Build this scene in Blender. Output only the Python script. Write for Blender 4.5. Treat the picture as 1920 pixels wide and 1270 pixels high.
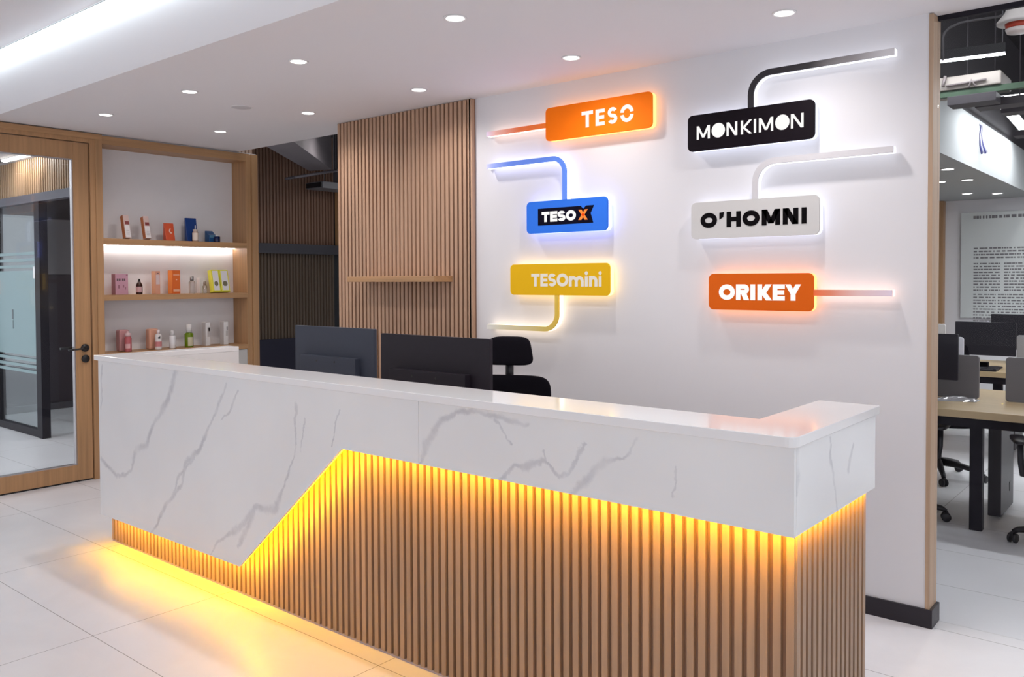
import bpy, math, random
from mathutils import Vector, Matrix
random.seed(7)
sc = bpy.context.scene
for o in list(bpy.data.objects): bpy.data.objects.remove(o)
col = sc.collection

# ------------------------------------------------------------------ camera
F, YAW, PITCH, ROLL, SY, H = 1582.36, .6923, -.0245, -.0045, 72.18, 1.55
fw = Vector((-math.sin(YAW)*math.cos(PITCH), math.cos(YAW)*math.cos(PITCH), math.sin(PITCH)))
rt = Vector((math.cos(YAW), math.sin(YAW), 0)); up = rt.cross(fw)
r2 = rt*math.cos(ROLL)+up*math.sin(ROLL); u2 = up*math.cos(ROLL)-rt*math.sin(ROLL)
cd = bpy.data.cameras.new('camera'); cam = bpy.data.objects.new('camera', cd); col.objects.link(cam)
cam.matrix_world = Matrix(((r2.x, u2.x, -fw.x, 0), (r2.y, u2.y, -fw.y, 0), (r2.z, u2.z, -fw.z, H), (0, 0, 0, 1)))
cd.sensor_width = 36; cd.lens = F*36/1920; cd.shift_x = 0; cd.shift_y = -SY/1920
cd.clip_start = .05; cd.clip_end = 100
sc.camera = cam
# ------------------------------------------------------------------ world (even fill light, let in by unseen sides left open) and exposure
w = bpy.data.worlds.new('world'); sc.world = w; w.use_nodes = True
w.node_tree.nodes['Background'].inputs[0].default_value = (.93, .95, 1, 1)
w.node_tree.nodes['Background'].inputs[1].default_value = 1.42
sc.view_settings.view_transform = 'Standard'; sc.view_settings.look = 'None'
sc.view_settings.gamma = 1; sc.view_settings.use_curve_mapping = False
sc.view_settings.exposure = 0.0
DOWN_W, COVE_E, LED_E, SHELF_E, OFF_E, SIGN_E = 24, 21, 145, 27, 110, 1.0

# ------------------------------------------------------------------ materials
MATS = {}
def nodes_of(name):
    m = bpy.data.materials.new(name); m.use_nodes = True
    nt = m.node_tree; b = nt.nodes['Principled BSDF']
    return m, nt, b
def mat(name, c, rough=.5, metal=0, emit=None, es=0, spec=None, trans=0, ior=1.45, var=.04, vs=6, coat=0, bump=0):
    if name in MATS: return MATS[name]
    m, nt, b = nodes_of(name); N, L = nt.nodes, nt.links
    b.inputs['Roughness'].default_value = rough; b.inputs['Metallic'].default_value = metal
    if spec is not None: b.inputs['Specular IOR Level'].default_value = spec
    b.inputs['Transmission Weight'].default_value = trans; b.inputs['IOR'].default_value = ior
    b.inputs['Coat Weight'].default_value = coat
    tc = N.new('ShaderNodeTexCoord'); nz = N.new('ShaderNodeTexNoise'); nz.inputs['Scale'].default_value = vs
    nz.inputs['Detail'].default_value = 4
    mx = N.new('ShaderNodeMix'); mx.data_type = 'RGBA'
    L.new(tc.outputs['Object'], nz.inputs['Vector']); L.new(nz.outputs['Fac'], mx.inputs['Factor'])
    mx.inputs['A'].default_value = (*[x*(1-var) for x in c], 1); mx.inputs['B'].default_value = (*[min(1, x*(1+var)) for x in c], 1)
    L.new(mx.outputs['Result'], b.inputs['Base Color'])
    if bump:
        n2 = N.new('ShaderNodeTexNoise'); n2.inputs['Scale'].default_value = 180; bp = N.new('ShaderNodeBump'); bp.inputs['Strength'].default_value = bump; bp.inputs['Distance'].default_value = .002
        L.new(tc.outputs['Object'], n2.inputs['Vector']); L.new(n2.outputs['Fac'], bp.inputs['Height']); L.new(bp.outputs['Normal'], b.inputs['Normal'])
    if emit:
        b.inputs['Emission Color'].default_value = (*emit, 1); b.inputs['Emission Strength'].default_value = es
    MATS[name] = m; return m
def wood(name, ax, c=(.42, .232, .108), rough=.45, scale=1.0, contrast=.16):
    m, nt, b = nodes_of(name); N, L = nt.nodes, nt.links
    tc = N.new('ShaderNodeTexCoord'); mp = N.new('ShaderNodeMapping')
    s = [38*scale]*3; s['xyz'.index(ax)] = 1.1
    mp.inputs['Scale'].default_value = s
    nz = N.new('ShaderNodeTexNoise'); nz.inputs['Scale'].default_value = 1; nz.inputs['Detail'].default_value = 5; nz.inputs['Roughness'].default_value = .62
    rp = N.new('ShaderNodeValToRGB'); rp.color_ramp.elements[0].position = .28; rp.color_ramp.elements[1].position = .74
    rp.color_ramp.elements[0].color = (*[x*(1-contrast*1.2) for x in c], 1); rp.color_ramp.elements[1].color = (*[x*(1+contrast) for x in c], 1)
    L.new(tc.outputs['Object'], mp.inputs['Vector']); L.new(mp.outputs['Vector'], nz.inputs['Vector'])
    L.new(nz.outputs['Fac'], rp.inputs['Fac']); L.new(rp.outputs['Color'], b.inputs['Base Color'])
    b.inputs['Roughness'].default_value = rough
    MATS[name] = m; return m
def emis(name, c, s):
    if name in MATS: return MATS[name]
    m = bpy.data.materials.new(name); m.use_nodes = True; nt = m.node_tree
    nt.nodes.remove(nt.nodes['Principled BSDF']); e = nt.nodes.new('ShaderNodeEmission')
    e.inputs[0].default_value = (*c, 1); e.inputs[1].default_value = s
    nt.links.new(e.outputs[0], nt.nodes['Material Output'].inputs[0]); MATS[name] = m; return m
def glass(name, tint=(1, 1, 1), refl=1.0, rough=0.0, mul=1.0):
    m = bpy.data.materials.new(name); m.use_nodes = True; nt = m.node_tree; N, L = nt.nodes, nt.links
    N.remove(N['Principled BSDF']); t = N.new('ShaderNodeBsdfTransparent'); g = N.new('ShaderNodeBsdfGlossy'); f = N.new('ShaderNodeFresnel'); x = N.new('ShaderNodeMixShader')
    mu = N.new('ShaderNodeMath'); mu.operation = 'MULTIPLY'; mu.inputs[1].default_value = refl
    t.inputs[0].default_value = (*[q*mul for q in tint], 1); g.inputs['Roughness'].default_value = rough; f.inputs[0].default_value = 1.45
    L.new(f.outputs[0], mu.inputs[0]); L.new(mu.outputs[0], x.inputs[0]); L.new(t.outputs[0], x.inputs[1]); L.new(g.outputs[0], x.inputs[2])
    L.new(x.outputs[0], N['Material Output'].inputs[0]); MATS[name] = m; return m
def gradient(name, axis, stops, rough=.4, es=0.0):
    """printed colour fade along one object axis: stops = [(position in metres, colour)]"""
    m, nt, b = nodes_of(name); N, L = nt.nodes, nt.links
    tc = N.new('ShaderNodeTexCoord'); sp = N.new('ShaderNodeSeparateXYZ'); mr = N.new('ShaderNodeMapRange'); rp = N.new('ShaderNodeValToRGB')
    a, z = stops[0][0], stops[-1][0]
    mr.inputs['From Min'].default_value = a; mr.inputs['From Max'].default_value = z
    el = rp.color_ramp.elements
    while len(el) < len(stops): el.new(.5)
    for e, (p, c) in zip(el, stops): e.position = (p-a)/(z-a); e.color = (*c, 1)
    L.new(tc.outputs['Object'], sp.inputs[0]); L.new(sp.outputs['XYZ'.index(axis)], mr.inputs['Value']); L.new(mr.outputs[0], rp.inputs['Fac'])
    L.new(rp.outputs['Color'], b.inputs['Base Color']); b.inputs['Roughness'].default_value = rough
    if es: L.new(rp.outputs['Color'], b.inputs['Emission Color']); b.inputs['Emission Strength'].default_value = es
    MATS[name] = m; return m
def tiles():
    m, nt, b = nodes_of('floor_tile'); N, L = nt.nodes, nt.links
    g = N.new('ShaderNodeTexCoord'); sp = N.new('ShaderNodeSeparateXYZ'); L.new(g.outputs['Object'], sp.inputs[0])
    ds = []
    for k, (off, pit) in enumerate(((-3.7455, 1.185), (2.2355, .5985))):
        s = N.new('ShaderNodeMath'); s.operation = 'SUBTRACT'; s.inputs[1].default_value = off-50*pit; L.new(sp.outputs[k], s.inputs[0])
        q = N.new('ShaderNodeMath'); q.operation = 'PINGPONG'; q.inputs[1].default_value = pit/2; L.new(s.outputs[0], q.inputs[0]); ds.append(q)
    mn = N.new('ShaderNodeMath'); mn.operation = 'MINIMUM'; L.new(ds[0].outputs[0], mn.inputs[0]); L.new(ds[1].outputs[0], mn.inputs[1])
    lt = N.new('ShaderNodeMath'); lt.operation = 'LESS_THAN'; lt.inputs[1].default_value = .0016; L.new(mn.outputs[0], lt.inputs[0])
    n1 = N.new('ShaderNodeTexNoise'); n1.inputs['Scale'].default_value = 1.6; n1.inputs['Detail'].default_value = 8; n1.inputs['Roughness'].default_value = .6; n1.inputs['Distortion'].default_value = .7
    L.new(g.outputs['Object'], n1.inputs['Vector'])
    rp = N.new('ShaderNodeValToRGB'); rp.color_ramp.elements[0].position = .3; rp.color_ramp.elements[1].position = .72
    rp.color_ramp.elements[0].color = (.69, .675, .695, 1); rp.color_ramp.elements[1].color = (.77, .755, .775, 1)
    L.new(n1.outputs['Fac'], rp.inputs['Fac'])
    mx = N.new('ShaderNodeMix'); mx.data_type = 'RGBA'; L.new(lt.outputs[0], mx.inputs['Factor']); L.new(rp.outputs['Color'], mx.inputs['A'])
    mx.inputs['B'].default_value = (.22, .20, .20, 1); L.new(mx.outputs['Result'], b.inputs['Base Color'])
    rr = N.new('ShaderNodeMapRange'); rr.inputs['To Min'].default_value = .24; rr.inputs['To Max'].default_value = .38
    L.new(n1.outputs['Fac'], rr.inputs['Value']); L.new(rr.outputs[0], b.inputs['Roughness'])
    MATS['floor_tile'] = m; return m
def marble(name, veins, ax=(0, 2)):
    """white stone, grey veins along the given polylines [(x, z, half width)], broken up by noise"""
    m, nt, b = nodes_of(name); N, L = nt.nodes, nt.links
    tc = N.new('ShaderNodeTexCoord'); sp = N.new('ShaderNodeSeparateXYZ'); cb = N.new('ShaderNodeCombineXYZ')
    L.new(tc.outputs['Object'], sp.inputs[0]); L.new(sp.outputs[ax[0]], cb.inputs[0]); L.new(sp.outputs[ax[1]], cb.inputs[1])
    nz = N.new('ShaderNodeTexNoise'); nz.inputs['Scale'].default_value = 6; nz.inputs['Detail'].default_value = 6; nz.inputs['Roughness'].default_value = .65
    L.new(cb.outputs[0], nz.inputs['Vector'])
    s0 = N.new('ShaderNodeVectorMath'); s0.operation = 'SUBTRACT'; s0.inputs[1].default_value = (.5, .5, .5); L.new(nz.outputs['Color'], s0.inputs[0])
    s1 = N.new('ShaderNodeVectorMath'); s1.operation = 'MULTIPLY_ADD'; s1.inputs[1].default_value = (.09, .09, 0); L.new(s0.outputs[0], s1.inputs[0]); L.new(cb.outputs[0], s1.inputs[2])
    P = s1.outputs[0]; cur = None
    for poly in veins:
        for (x0, z0, w0), (x1, z1, w1) in zip(poly, poly[1:]):
            d = Vector((x1-x0, z1-z0, 0)); l2 = max(d.length_squared, 1e-6)
            a = N.new('ShaderNodeVectorMath'); a.operation = 'SUBTRACT'; a.inputs[1].default_value = (x0, z0, 0); L.new(P, a.inputs[0])
            t = N.new('ShaderNodeVectorMath'); t.operation = 'DOT_PRODUCT'; t.inputs[1].default_value = d/l2; L.new(a.outputs[0], t.inputs[0])
            c = N.new('ShaderNodeClamp'); L.new(t.outputs['Value'], c.inputs[0])
            q = N.new('ShaderNodeVectorMath'); q.operation = 'SCALE'; q.inputs[0].default_value = d; L.new(c.outputs[0], q.inputs['Scale'])
            e = N.new('ShaderNodeVectorMath'); e.operation = 'DISTANCE'; L.new(a.outputs[0], e.inputs[0]); L.new(q.outputs[0], e.inputs[1])
            wd = N.new('ShaderNodeMapRange'); wd.inputs['To Min'].default_value = w0*.8; wd.inputs['To Max'].default_value = w1*.8; L.new(c.outputs[0], wd.inputs['Value'])
            r = N.new('ShaderNodeMath'); r.operation = 'DIVIDE'; L.new(e.outputs['Value'], r.inputs[0]); L.new(wd.outputs[0], r.inputs[1])
            if cur is None: cur = r
            else:
                k = N.new('ShaderNodeMath'); k.operation = 'MINIMUM'; L.new(cur.outputs[0], k.inputs[0]); L.new(r.outputs[0], k.inputs[1]); cur = k
    n2 = N.new('ShaderNodeTexNoise'); n2.inputs['Scale'].default_value = 9; n2.inputs['Detail'].default_value = 5; L.new(cb.outputs[0], n2.inputs['Vector'])
    n3 = N.new('ShaderNodeTexNoise'); n3.inputs['Scale'].default_value = 1.3; n3.inputs['Detail'].default_value = 4; L.new(cb.outputs[0], n3.inputs['Vector'])
    base = N.new('ShaderNodeValToRGB'); base.color_ramp.elements[0].position = .3; base.color_ramp.elements[1].position = .7
    base.color_ramp.elements[0].color = (.72, .715, .72, 1); base.color_ramp.elements[1].color = (.79, .785, .785, 1); L.new(n3.outputs['Fac'], base.inputs['Fac'])
    v = N.new('ShaderNodeMapRange'); v.interpolation_type = 'SMOOTHSTEP'; v.inputs['From Min'].default_value = 1.3; v.inputs['From Max'].default_value = .2; L.new(cur.outputs[0], v.inputs['Value'])
    v2 = N.new('ShaderNodeMapRange'); v2.inputs['From Min'].default_value = .25; v2.inputs['From Max'].default_value = .75; v2.inputs['To Min'].default_value = .15; L.new(n2.outputs['Fac'], v2.inputs['Value'])
    mu = N.new('ShaderNodeMath'); mu.operation = 'MULTIPLY'; L.new(v.outputs[0], mu.inputs[0]); L.new(v2.outputs[0], mu.inputs[1])
    mx = N.new('ShaderNodeMix'); mx.data_type = 'RGBA'; L.new(mu.outputs[0], mx.inputs['Factor']); L.new(base.outputs['Color'], mx.inputs['A'])
    mx.inputs['B'].default_value = (.50, .495, .525, 1); L.new(mx.outputs['Result'], b.inputs['Base Color'])
    b.inputs['Roughness'].default_value = .16
    MATS[name] = m; return m

WALL = mat('white_paint', (.69, .675, .695), .75, var=.015, vs=2, bump=.05)
CEIL = mat('ceiling_paint', (.74, .715, .73), .8, var=.01, vs=2)
WZ = wood('oak_upright', 'z'); WX = wood('oak_along_wall', 'x'); WY = wood('oak_across', 'y')
SL = wood('slat_oak', 'z', (.45, .275, .180), .5, .6)
SLK = wood('slat_desk_oak', 'z', (.335, .228, .155), .5, .6)
SLD = wood('slat_dark_oak', 'z', (.20, .115, .075), .5, .6)
BACK = mat('slat_backing', (.17, .085, .05), .7)
DARK = mat('dark_ceiling', (.016, .013, .017), .8)
BLK = mat('black_metal', (.012, .011, .013), .4)
GREYM = mat('grey_metal', (.16, .155, .17), .4, .3)
WHITE = mat('white_plastic', (.78, .76, .76), .4)
QUARTZ = mat('white_quartz', (.80, .785, .785), .10, var=.02, vs=3)

# ------------------------------------------------------------------ geometry helpers
class MB:
    def __init__(s): s.v = []; s.f = []; s.sm = []
    def add(s, vs, fs, smooth=False):
        n = len(s.v); s.v += [Vector(p) for p in vs]; s.f += [[i+n for i in f] for f in fs]; s.sm += [smooth]*len(fs); return s
    def box(s, x0, x1, y0, y1, z0, z1):
        return s.add([(x, y, z) for x in (x0, x1) for y in (y0, y1) for z in (z0, z1)],
                     [(0, 1, 3, 2), (4, 6, 7, 5), (0, 4, 5, 1), (2, 3, 7, 6), (0, 2, 6, 4), (1, 5, 7, 3)])
    def hexa(s, p): return s.add(p, [(0, 3, 2, 1), (4, 5, 6, 7), (0, 1, 5, 4), (1, 2, 6, 5), (2, 3, 7, 6), (3, 0, 4, 7)])
    def prism(s, poly, ax, a, b, smooth=False):
        n = len(poly)
        def P(p, t):
            return {'x': (t, p[0], p[1]), 'y': (p[0], t, p[1]), 'z': (p[0], p[1], t)}[ax]
        s.add([P(p, a) for p in poly]+[P(p, b) for p in poly], [list(range(n))[::-1], list(range(n, 2*n))])
        m = len(s.v)-2*n
        for i in range(n):
            j = (i+1) % n; s.f.append([m+i, m+j, m+n+j, m+n+i]); s.sm.append(smooth)
        return s
    def tube(s, pts, r, n=10, caps=True, rb=None):
        pts = [Vector(p) for p in pts]; rings = []; rr = r if isinstance(r, (list, tuple)) else [r]*len(pts)
        ref = None
        for i, p in enumerate(pts):
            t = (pts[min(i+1, len(pts)-1)]-pts[max(i-1, 0)]).normalized()
            if ref is None: ref = Vector((0, 0, 1)) if abs(t.z) < .9 else Vector((1, 0, 0))
            a = t.cross(ref).normalized(); b = a.cross(t).normalized(); ref = b
            rings.append([p+a*rr[i]*math.cos(2*math.pi*k/n)+b*(rb or rr[i])*math.sin(2*math.pi*k/n) for k in range(n)])
        m = len(s.v)
        for q in rings: s.v += q
        for i in range(len(pts)-1):
            for k in range(n):
                j = (k+1) % n; s.f.append([m+i*n+k, m+i*n+j, m+(i+1)*n+j, m+(i+1)*n+k]); s.sm.append(True)
        if caps:
            s.f.append([m+k for k in range(n)][::-1]); s.f.append([m+(len(pts)-1)*n+k for k in range(n)]); s.sm += [False]*2
        return s
    def lathe(s, prof, c=(0, 0, 0), n=24, ax='z'):
        c = Vector(c); m = len(s.v)
        for r, h in prof:
            for k in range(n):
                a = 2*math.pi*k/n; u, v = r*math.cos(a), r*math.sin(a)
                s.v.append(c+Vector({'z': (u, v, h), 'x': (h, u, v), 'y': (u, h, v)}[ax]))
        for i in range(len(prof)-1):
            for k in range(n):
                j = (k+1) % n; s.f.append([m+i*n+k, m+i*n+j, m+(i+1)*n+j, m+(i+1)*n+k]); s.sm.append(True)
        if prof[0][0] > .03 and prof[-1][0] > .03:      # a ring: close it on itself
            for k in range(n):
                j = (k+1) % n; s.f.append([m+(len(prof)-1)*n+k, m+(len(prof)-1)*n+j, m+j, m+k]); s.sm.append(False)
        else:
            s.f.append([m+k for k in range(n)][::-1]); s.f.append([m+(len(prof)-1)*n+k for k in range(n)]); s.sm += [False]*2
        return s
    def pillow(s, c, a, b, h, e1=.35, e2=.35, fn=None, n=28, k=16):
        """rounded cushion shape (superellipsoid), optionally bent by fn(x, y, z)"""
        sp = lambda x, e: math.copysign(abs(x)**e, x); vs = []; fs = []
        for i in range(k+1):
            ph = -math.pi/2+math.pi*i/k
            for j in range(n):
                th = 2*math.pi*j/n
                p = (a*sp(math.cos(ph), e1)*sp(math.cos(th), e2), b*sp(math.cos(ph), e1)*sp(math.sin(th), e2), h*sp(math.sin(ph), e1))
                if fn: p = fn(*p)
                vs.append(Vector(c)+Vector(p))
        for i in range(k):
            for j in range(n):
                q = (j+1) % n; fs.append((i*n+j, i*n+q, (i+1)*n+q, (i+1)*n+j))
        return s.add(vs, fs, True)
    def xf(s, M):
        s.v = [M @ p for p in s.v]; return s
    def build(s, name, m, root=None, bev=0, seg=2):
        """ONE mesh object; root = (object, its world location)"""
        off = Vector(root['loc']) if root is not None else Vector((0, 0, 0))
        me = bpy.data.meshes.new(name); me.from_pydata([p-off for p in s.v], [], s.f)
        for p, q in zip(me.polygons, s.sm): p.use_smooth = q
        import bmesh
        bm = bmesh.new(); bm.from_mesh(me); bmesh.ops.recalc_face_normals(bm, faces=bm.faces); bm.to_mesh(me); bm.free()
        me.materials.append(m); o = bpy.data.objects.new(name, me); col.objects.link(o)
        if root is not None: o.parent = root['o']
        if bev:
            b = o.modifiers.new('bevel', 'BEVEL'); b.width = bev; b.segments = seg; b.limit_method = 'ANGLE'; b.angle_limit = .7
        return o
def thing(name, label, cat, loc=(0, 0, 0), group=None):
    o = bpy.data.objects.new(name, None); col.objects.link(o); o.location = loc; o.empty_display_size = .1
    o['label'] = label; o['category'] = cat
    if group: o['group'] = group
    return {'o': o, 'loc': loc}
def tag(o, label, cat, group=None, kind=None):
    o['label'] = label; o['category'] = cat
    if group: o['group'] = group
    if kind: o['kind'] = kind
    return o
def struct(o, label, cat):
    o['kind'] = 'structure'; o['label'] = label; o['category'] = cat; return o
def sub(o, root):            # a handle so that sub-parts keep the same world coordinates
    return {'o': o, 'loc': root['loc']}
def rrect(x0, x1, z0, z1, r, n=6):
    out = []
    for cx, cz, a0 in ((x1-r, z1-r, 0), (x0+r, z1-r, 90), (x0+r, z0+r, 180), (x1-r, z0+r, 270)):
        for k in range(n+1):
            a = math.radians(a0+90*k/n); out.append((cx+r*math.cos(a), cz+r*math.sin(a)))
    return out
def dup(root, loc, rotz=None, label=None, group=None):
    r = root['o'].copy(); col.objects.link(r); r.location = loc
    if rotz is not None: r.rotation_euler = (0, 0, rotz)
    if label: r['label'] = label
    if group: r['group'] = group
    for ch in list(root['o'].children):
        c = ch.copy(); col.objects.link(c); c.parent = r
        for g in list(ch.children):
            d = g.copy(); col.objects.link(d); d.parent = c
    return r

# ------------------------------------------------------------------ lettering: strokes of a plain geometric sans
def ring(cx, cz, rx, rz, t, a0, a1, n=28):
    k = max(4, int(n*abs(a1-a0)/360)+2); o = []; i = []
    for q in range(k+1):
        a = math.radians(a0+(a1-a0)*q/k); c, s_ = math.cos(a), math.sin(a)
        o.append((cx+(rx+t/2)*c, cz+(rz+t/2)*s_)); i.append((cx+(rx-t/2)*c, cz+(rz-t/2)*s_))
    return [[o[q], o[q+1], i[q+1], i[q]] for q in range(k)]
def rc(a, b, c, d): return [(a, b), (c, b), (c, d), (a, d)]
def bar(p, q, t):    # slanted stroke with level ends
    return [(p[0]-t/2, p[1]), (p[0]+t/2, p[1]), (q[0]+t/2, q[1]), (q[0]-t/2, q[1])]
def glyph(ch, x0, x1, z0, z1, t):
    W, Hh, m = x1-x0, z1-z0, (x0+x1)/2
    th = t*.92
    if ch == 'T': return [rc(x0, z1-th, x1, z1), rc(m-t/2, z0, m+t/2, z1-th)]
    if ch == 'E': return [rc(x0, z0, x0+t, z1)]+[rc(x0+t, z, x1-(.05*W if k == 1 else 0), z+th) for k, z in enumerate((z0, z0+Hh/2-th/2, z1-th))]
    if ch == 'I': return [rc(x0, z0, x1, z1)]
    if ch == 'H': return [rc(x0, z0, x0+t, z1), rc(x1-t, z0, x1, z1), rc(x0+t, z0+Hh/2-th/2, x1-t, z0+Hh/2+th/2)]
    if ch == 'O': return ring(m, z0+Hh/2, (W-t)/2, (Hh-t)/2, t, 0, 360, 40)
    if ch == '@': return [[(m+W/2*math.cos(k*math.pi/20), z0+Hh/2+Hh/2*math.sin(k*math.pi/20)) for k in range(40)]]
    if ch == 'U':   # O opened at both sides (ring in two halves)
        return ring(m, z0+Hh/2+.002, (W-t)/2, (Hh-t)/2, t, 8, 172)+ring(m, z0+Hh/2-.002, (W-t)/2, (Hh-t)/2, t, 188, 352)
    if ch == 'S':
        ry = (Hh-th)/4; rx = (W-t)/2; c = z0+Hh/2
        return ring(m, c+ry, rx, ry, th, 28, 270)+ring(m, c-ry, rx, ry, th, 90, -152)
    if ch == 'X': return [bar((x0+t*.62, z0), (x1-t*.62, z1), t*1.24), bar((x0+t*.62, z1), (x1-t*.62, z0), t*1.24)]
    if ch == 'M':
        lo = z0+Hh*.12
        return [rc(x0, z0, x0+t, z1), rc(x1-t, z0, x1, z1), bar((x0+t*.55, z1), (m, lo), t*1.1), bar((x1-t*.55, z1), (m, lo), t*1.1)]
    if ch == 'N': return [rc(x0, z0, x0+t, z1), rc(x1-t, z0, x1, z1), bar((x0+t*.6, z1), (x1-t*.6, z0), t*1.2)]
    if ch == 'K':
        c = z0+Hh*.48
        return [rc(x0, z0, x0+t, z1), bar((x0+t*1.25, c), (x1-t*.7, z1), t*1.3), bar((x0+t*1.25, c), (x1-t*.6, z0), t*1.3)]
    if ch == 'Y':
        c = z0+Hh*.42
        return [rc(m-t/2, z0, m+t/2, c), bar((m, c), (x0+t*.55, z1), t*1.1), bar((m, c), (x1-t*.55, z1), t*1.1)]
    if ch == 'R':
        ry = (Hh*.62-th)/2; cz = z1-th/2-ry; cx = x1-t/2-ry*.95
        return [rc(x0, z0, x0+t, z1), rc(x0+t, z1-th, cx, z1), rc(x0+t, cz-ry-th/2, cx, cz-ry+th/2)]+ring(cx, cz, ry*.95, ry, th, -90, 90)+[bar((cx-.1*W, cz-ry), (x1-t*.6, z0), t*1.2)]
    if ch == 'n' or ch == 'm':
        k = 1 if ch == 'n' else 2; sw = (W-t)/k; out = [rc(x0, z0, x0+t, z1)]
        for q in range(k):
            a = x0+q*sw; r = sw/2
            out += ring(a+t/2+r, z1-r-t/2, r, r, t, 0, 180, 24)+[rc(a+sw, z0, a+sw+t, z1-r-t/2)]
        return out
    if ch == 'i': return [rc(x0, z0, x1, z1)]+glyph('@', x0-.001, x1+.001, z1+t*.35, z1+t*1.5, t)
    if ch == "'": return [[(x0, z1-.002), (x1, z1), (x1-.004, z0+.012), (x0, z0)]]
    return []
def lettering(items, z0, z1, t, y=3.9515, dz={}):
    out = []
    for k, (ch, a, b) in enumerate(items):
        q0, q1 = dz.get(k, (z0, z1)); mb = MB()
        for p in glyph(ch, a, b, q0, q1, t): mb.prism(p, 'y', y, 3.9535)
        if ch == 'i': pass
        out.append(mb)
    return out

# ================================================================== THE SETTING
ZC, ZU, YW, XD = 2.702, 3.107, 4.018, -6.706
fl = MB().box(-17, 8, -7, 13, -.1, 0).build('floor', tiles()); struct(fl, 'pale stone floor tiles with thin grey joints', 'floor')
ce = MB().box(-4.93, 3.2, 2.247, 4.13, ZC, 2.76).box(-6.75, -4.93, 2.247, 4.268, ZC, 2.76).box(-6.75, 3.2, 2.247, 2.33, 2.76, ZU+.05)
ce = ce.build('ceiling', CEIL); struct(ce, 'lowered white ceiling above the reception desk with a deep raised edge', 'ceiling')
cu = MB().box(-6.75, 3.2, -6, 2.247, ZU+.003, ZU+.06).build('ceiling', CEIL); struct(cu, 'raised white ceiling in front of the desk', 'ceiling')
wb = MB().box(-4.93, -.962, YW, 4.128, 0, ZC).build('wall_back', WALL); struct(wb, 'white painted wall that carries the six lit signs', 'wall')
bb = MB().box(-3.6, -.95, YW-.012, YW, 0, .082).box(-.95, -.93, YW-.012, 4.14, 0, .082).build('baseboard_back', mat('dark_skirting', (.016, .012, .018), .35)); struct(bb, 'black skirting along the foot of the sign wall', 'baseboard')
tr = MB().box(-.962, -.943, YW-.004, 4.138, .08, ZC-.004).build('trim_1', wood('trim_oak', 'z', (.44, .30, .20)), bev=.002); struct(tr, 'oak end trim on the right edge of the sign wall', 'trim')
wl = MB().box(-6.85, XD, .6, 1.86, 0, ZU+.05).box(-6.85, XD, 1.86, 2.247, 2.69, ZU+.05).box(-6.85, XD-.02, 2.247, 4.46, 2.695, 2.70).build('wall_left', WALL); struct(wl, 'white side wall beyond the glazed wooden door', 'wall')
dc = MB().box(-17, 5, 4.30, 13, 3.85, 3.95).box(-17, -7.05, -2, 4.3, 3.85, 3.95).build('ceiling', DARK); struct(dc, 'dark exposed ceiling above the corridor and the open office', 'ceiling')
wo = MB().box(-17, 5, 11.0, 11.15, 0, 3.9).build('wall_far', WALL); struct(wo, 'pale far wall of the open office with the printed board', 'wall')

wr = MB().box(5, 5.1, 4.2, 11.0, 0, 3.9).build('wall_right_blocker', WALL); struct(wr, 'unseen white side wall added to keep outside light off the open office', 'wall')  # added out of view so that only the lamps light the office

# door set: frame, leaf with full height glass
door = thing('door_1', 'oak framed glazed door with black lever handle', 'door', (XD, 2.4, 0)); door['o']['kind'] = 'structure'
fr = MB().box(XD-.10, XD+.004, 2.968, 3.008, 0, 2.655).box(XD-.10, XD+.004, 1.90, 1.94, 0, 2.655).box(XD-.10, XD+.004, 1.94, 2.968, 2.622, 2.655)
fr.build('door_frame', WZ, door, .002)
MB().box(XD-.12, XD+.014, 3.006, 3.058, 0, 2.652).box(XD-.12, XD+.014, 1.86, 1.90, 0, 2.652).build('architrave', WZ, door, .002)
MB().box(XD-.12, XD+.014, 1.86, 3.058, 2.652, 2.695).build('head_board', WY, door, .002)
lf = MB().box(XD-.06, XD-.012, 2.846, 2.962, .012, 2.616).box(XD-.06, XD-.012, 1.945, 2.05, .012, 2.616)
lf = lf.box(XD-.06, XD-.012, 2.05, 2.846, .012, .132).box(XD-.06, XD-.012, 2.05, 2.846, 2.487, 2.616).build('door_leaf', WZ, door, .002)
MB().box(XD-.058, XD-.02, 2.838, 2.846, .132, 2.487).box(XD-.058, XD-.02, 2.05, 2.838, .132, .14).box(XD-.058, XD-.02, 2.05, 2.838, 2.48, 2.487).build('glazing_bead', mat('bead_metal', (.45, .42, .43), .3, .6), sub(lf, door))
MB().box(XD-.041, XD-.033, 2.05, 2.84, .135, 2.485).build('glass_pane', glass('door_glass', (.95, .97, .98), .35), sub(lf, door))
hd = MB().lathe([(.001, -.012), (.029, -.012), (.030, -.008), (.030, 0), (.001, 0)], (XD, 2.911, 1.034), 24, 'x')
hd.tube([(XD-.004, 2.911, 1.034), (XD+.045, 2.911, 1.034)], .011).tube([(XD+.045, 2.918, 1.034), (XD+.047, 2.86, 1.032), (XD+.047, 2.768, 1.026)], .010, 10, True, .007)
hd.tube([(XD-.062, 2.911, 1.034), (XD-.11, 2.911, 1.034)], .010).tube([(XD-.11, 2.918, 1.034), (XD-.11, 2.77, 1.03)], .009)
hd.build('lever_handle', BLK, sub(lf, door))
MB().lathe([(.001, -.012), (.029, -.012), (.030, -.008), (.030, 0), (.001, 0)], (XD, 2.914, .950), 24, 'x').build('lock_rose', BLK, sub(lf, door))
MB().box(XD-.055, XD-.02, 1.945, 2.962, .001, .012).build('drop_seal', BLK, sub(lf, door))

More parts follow.
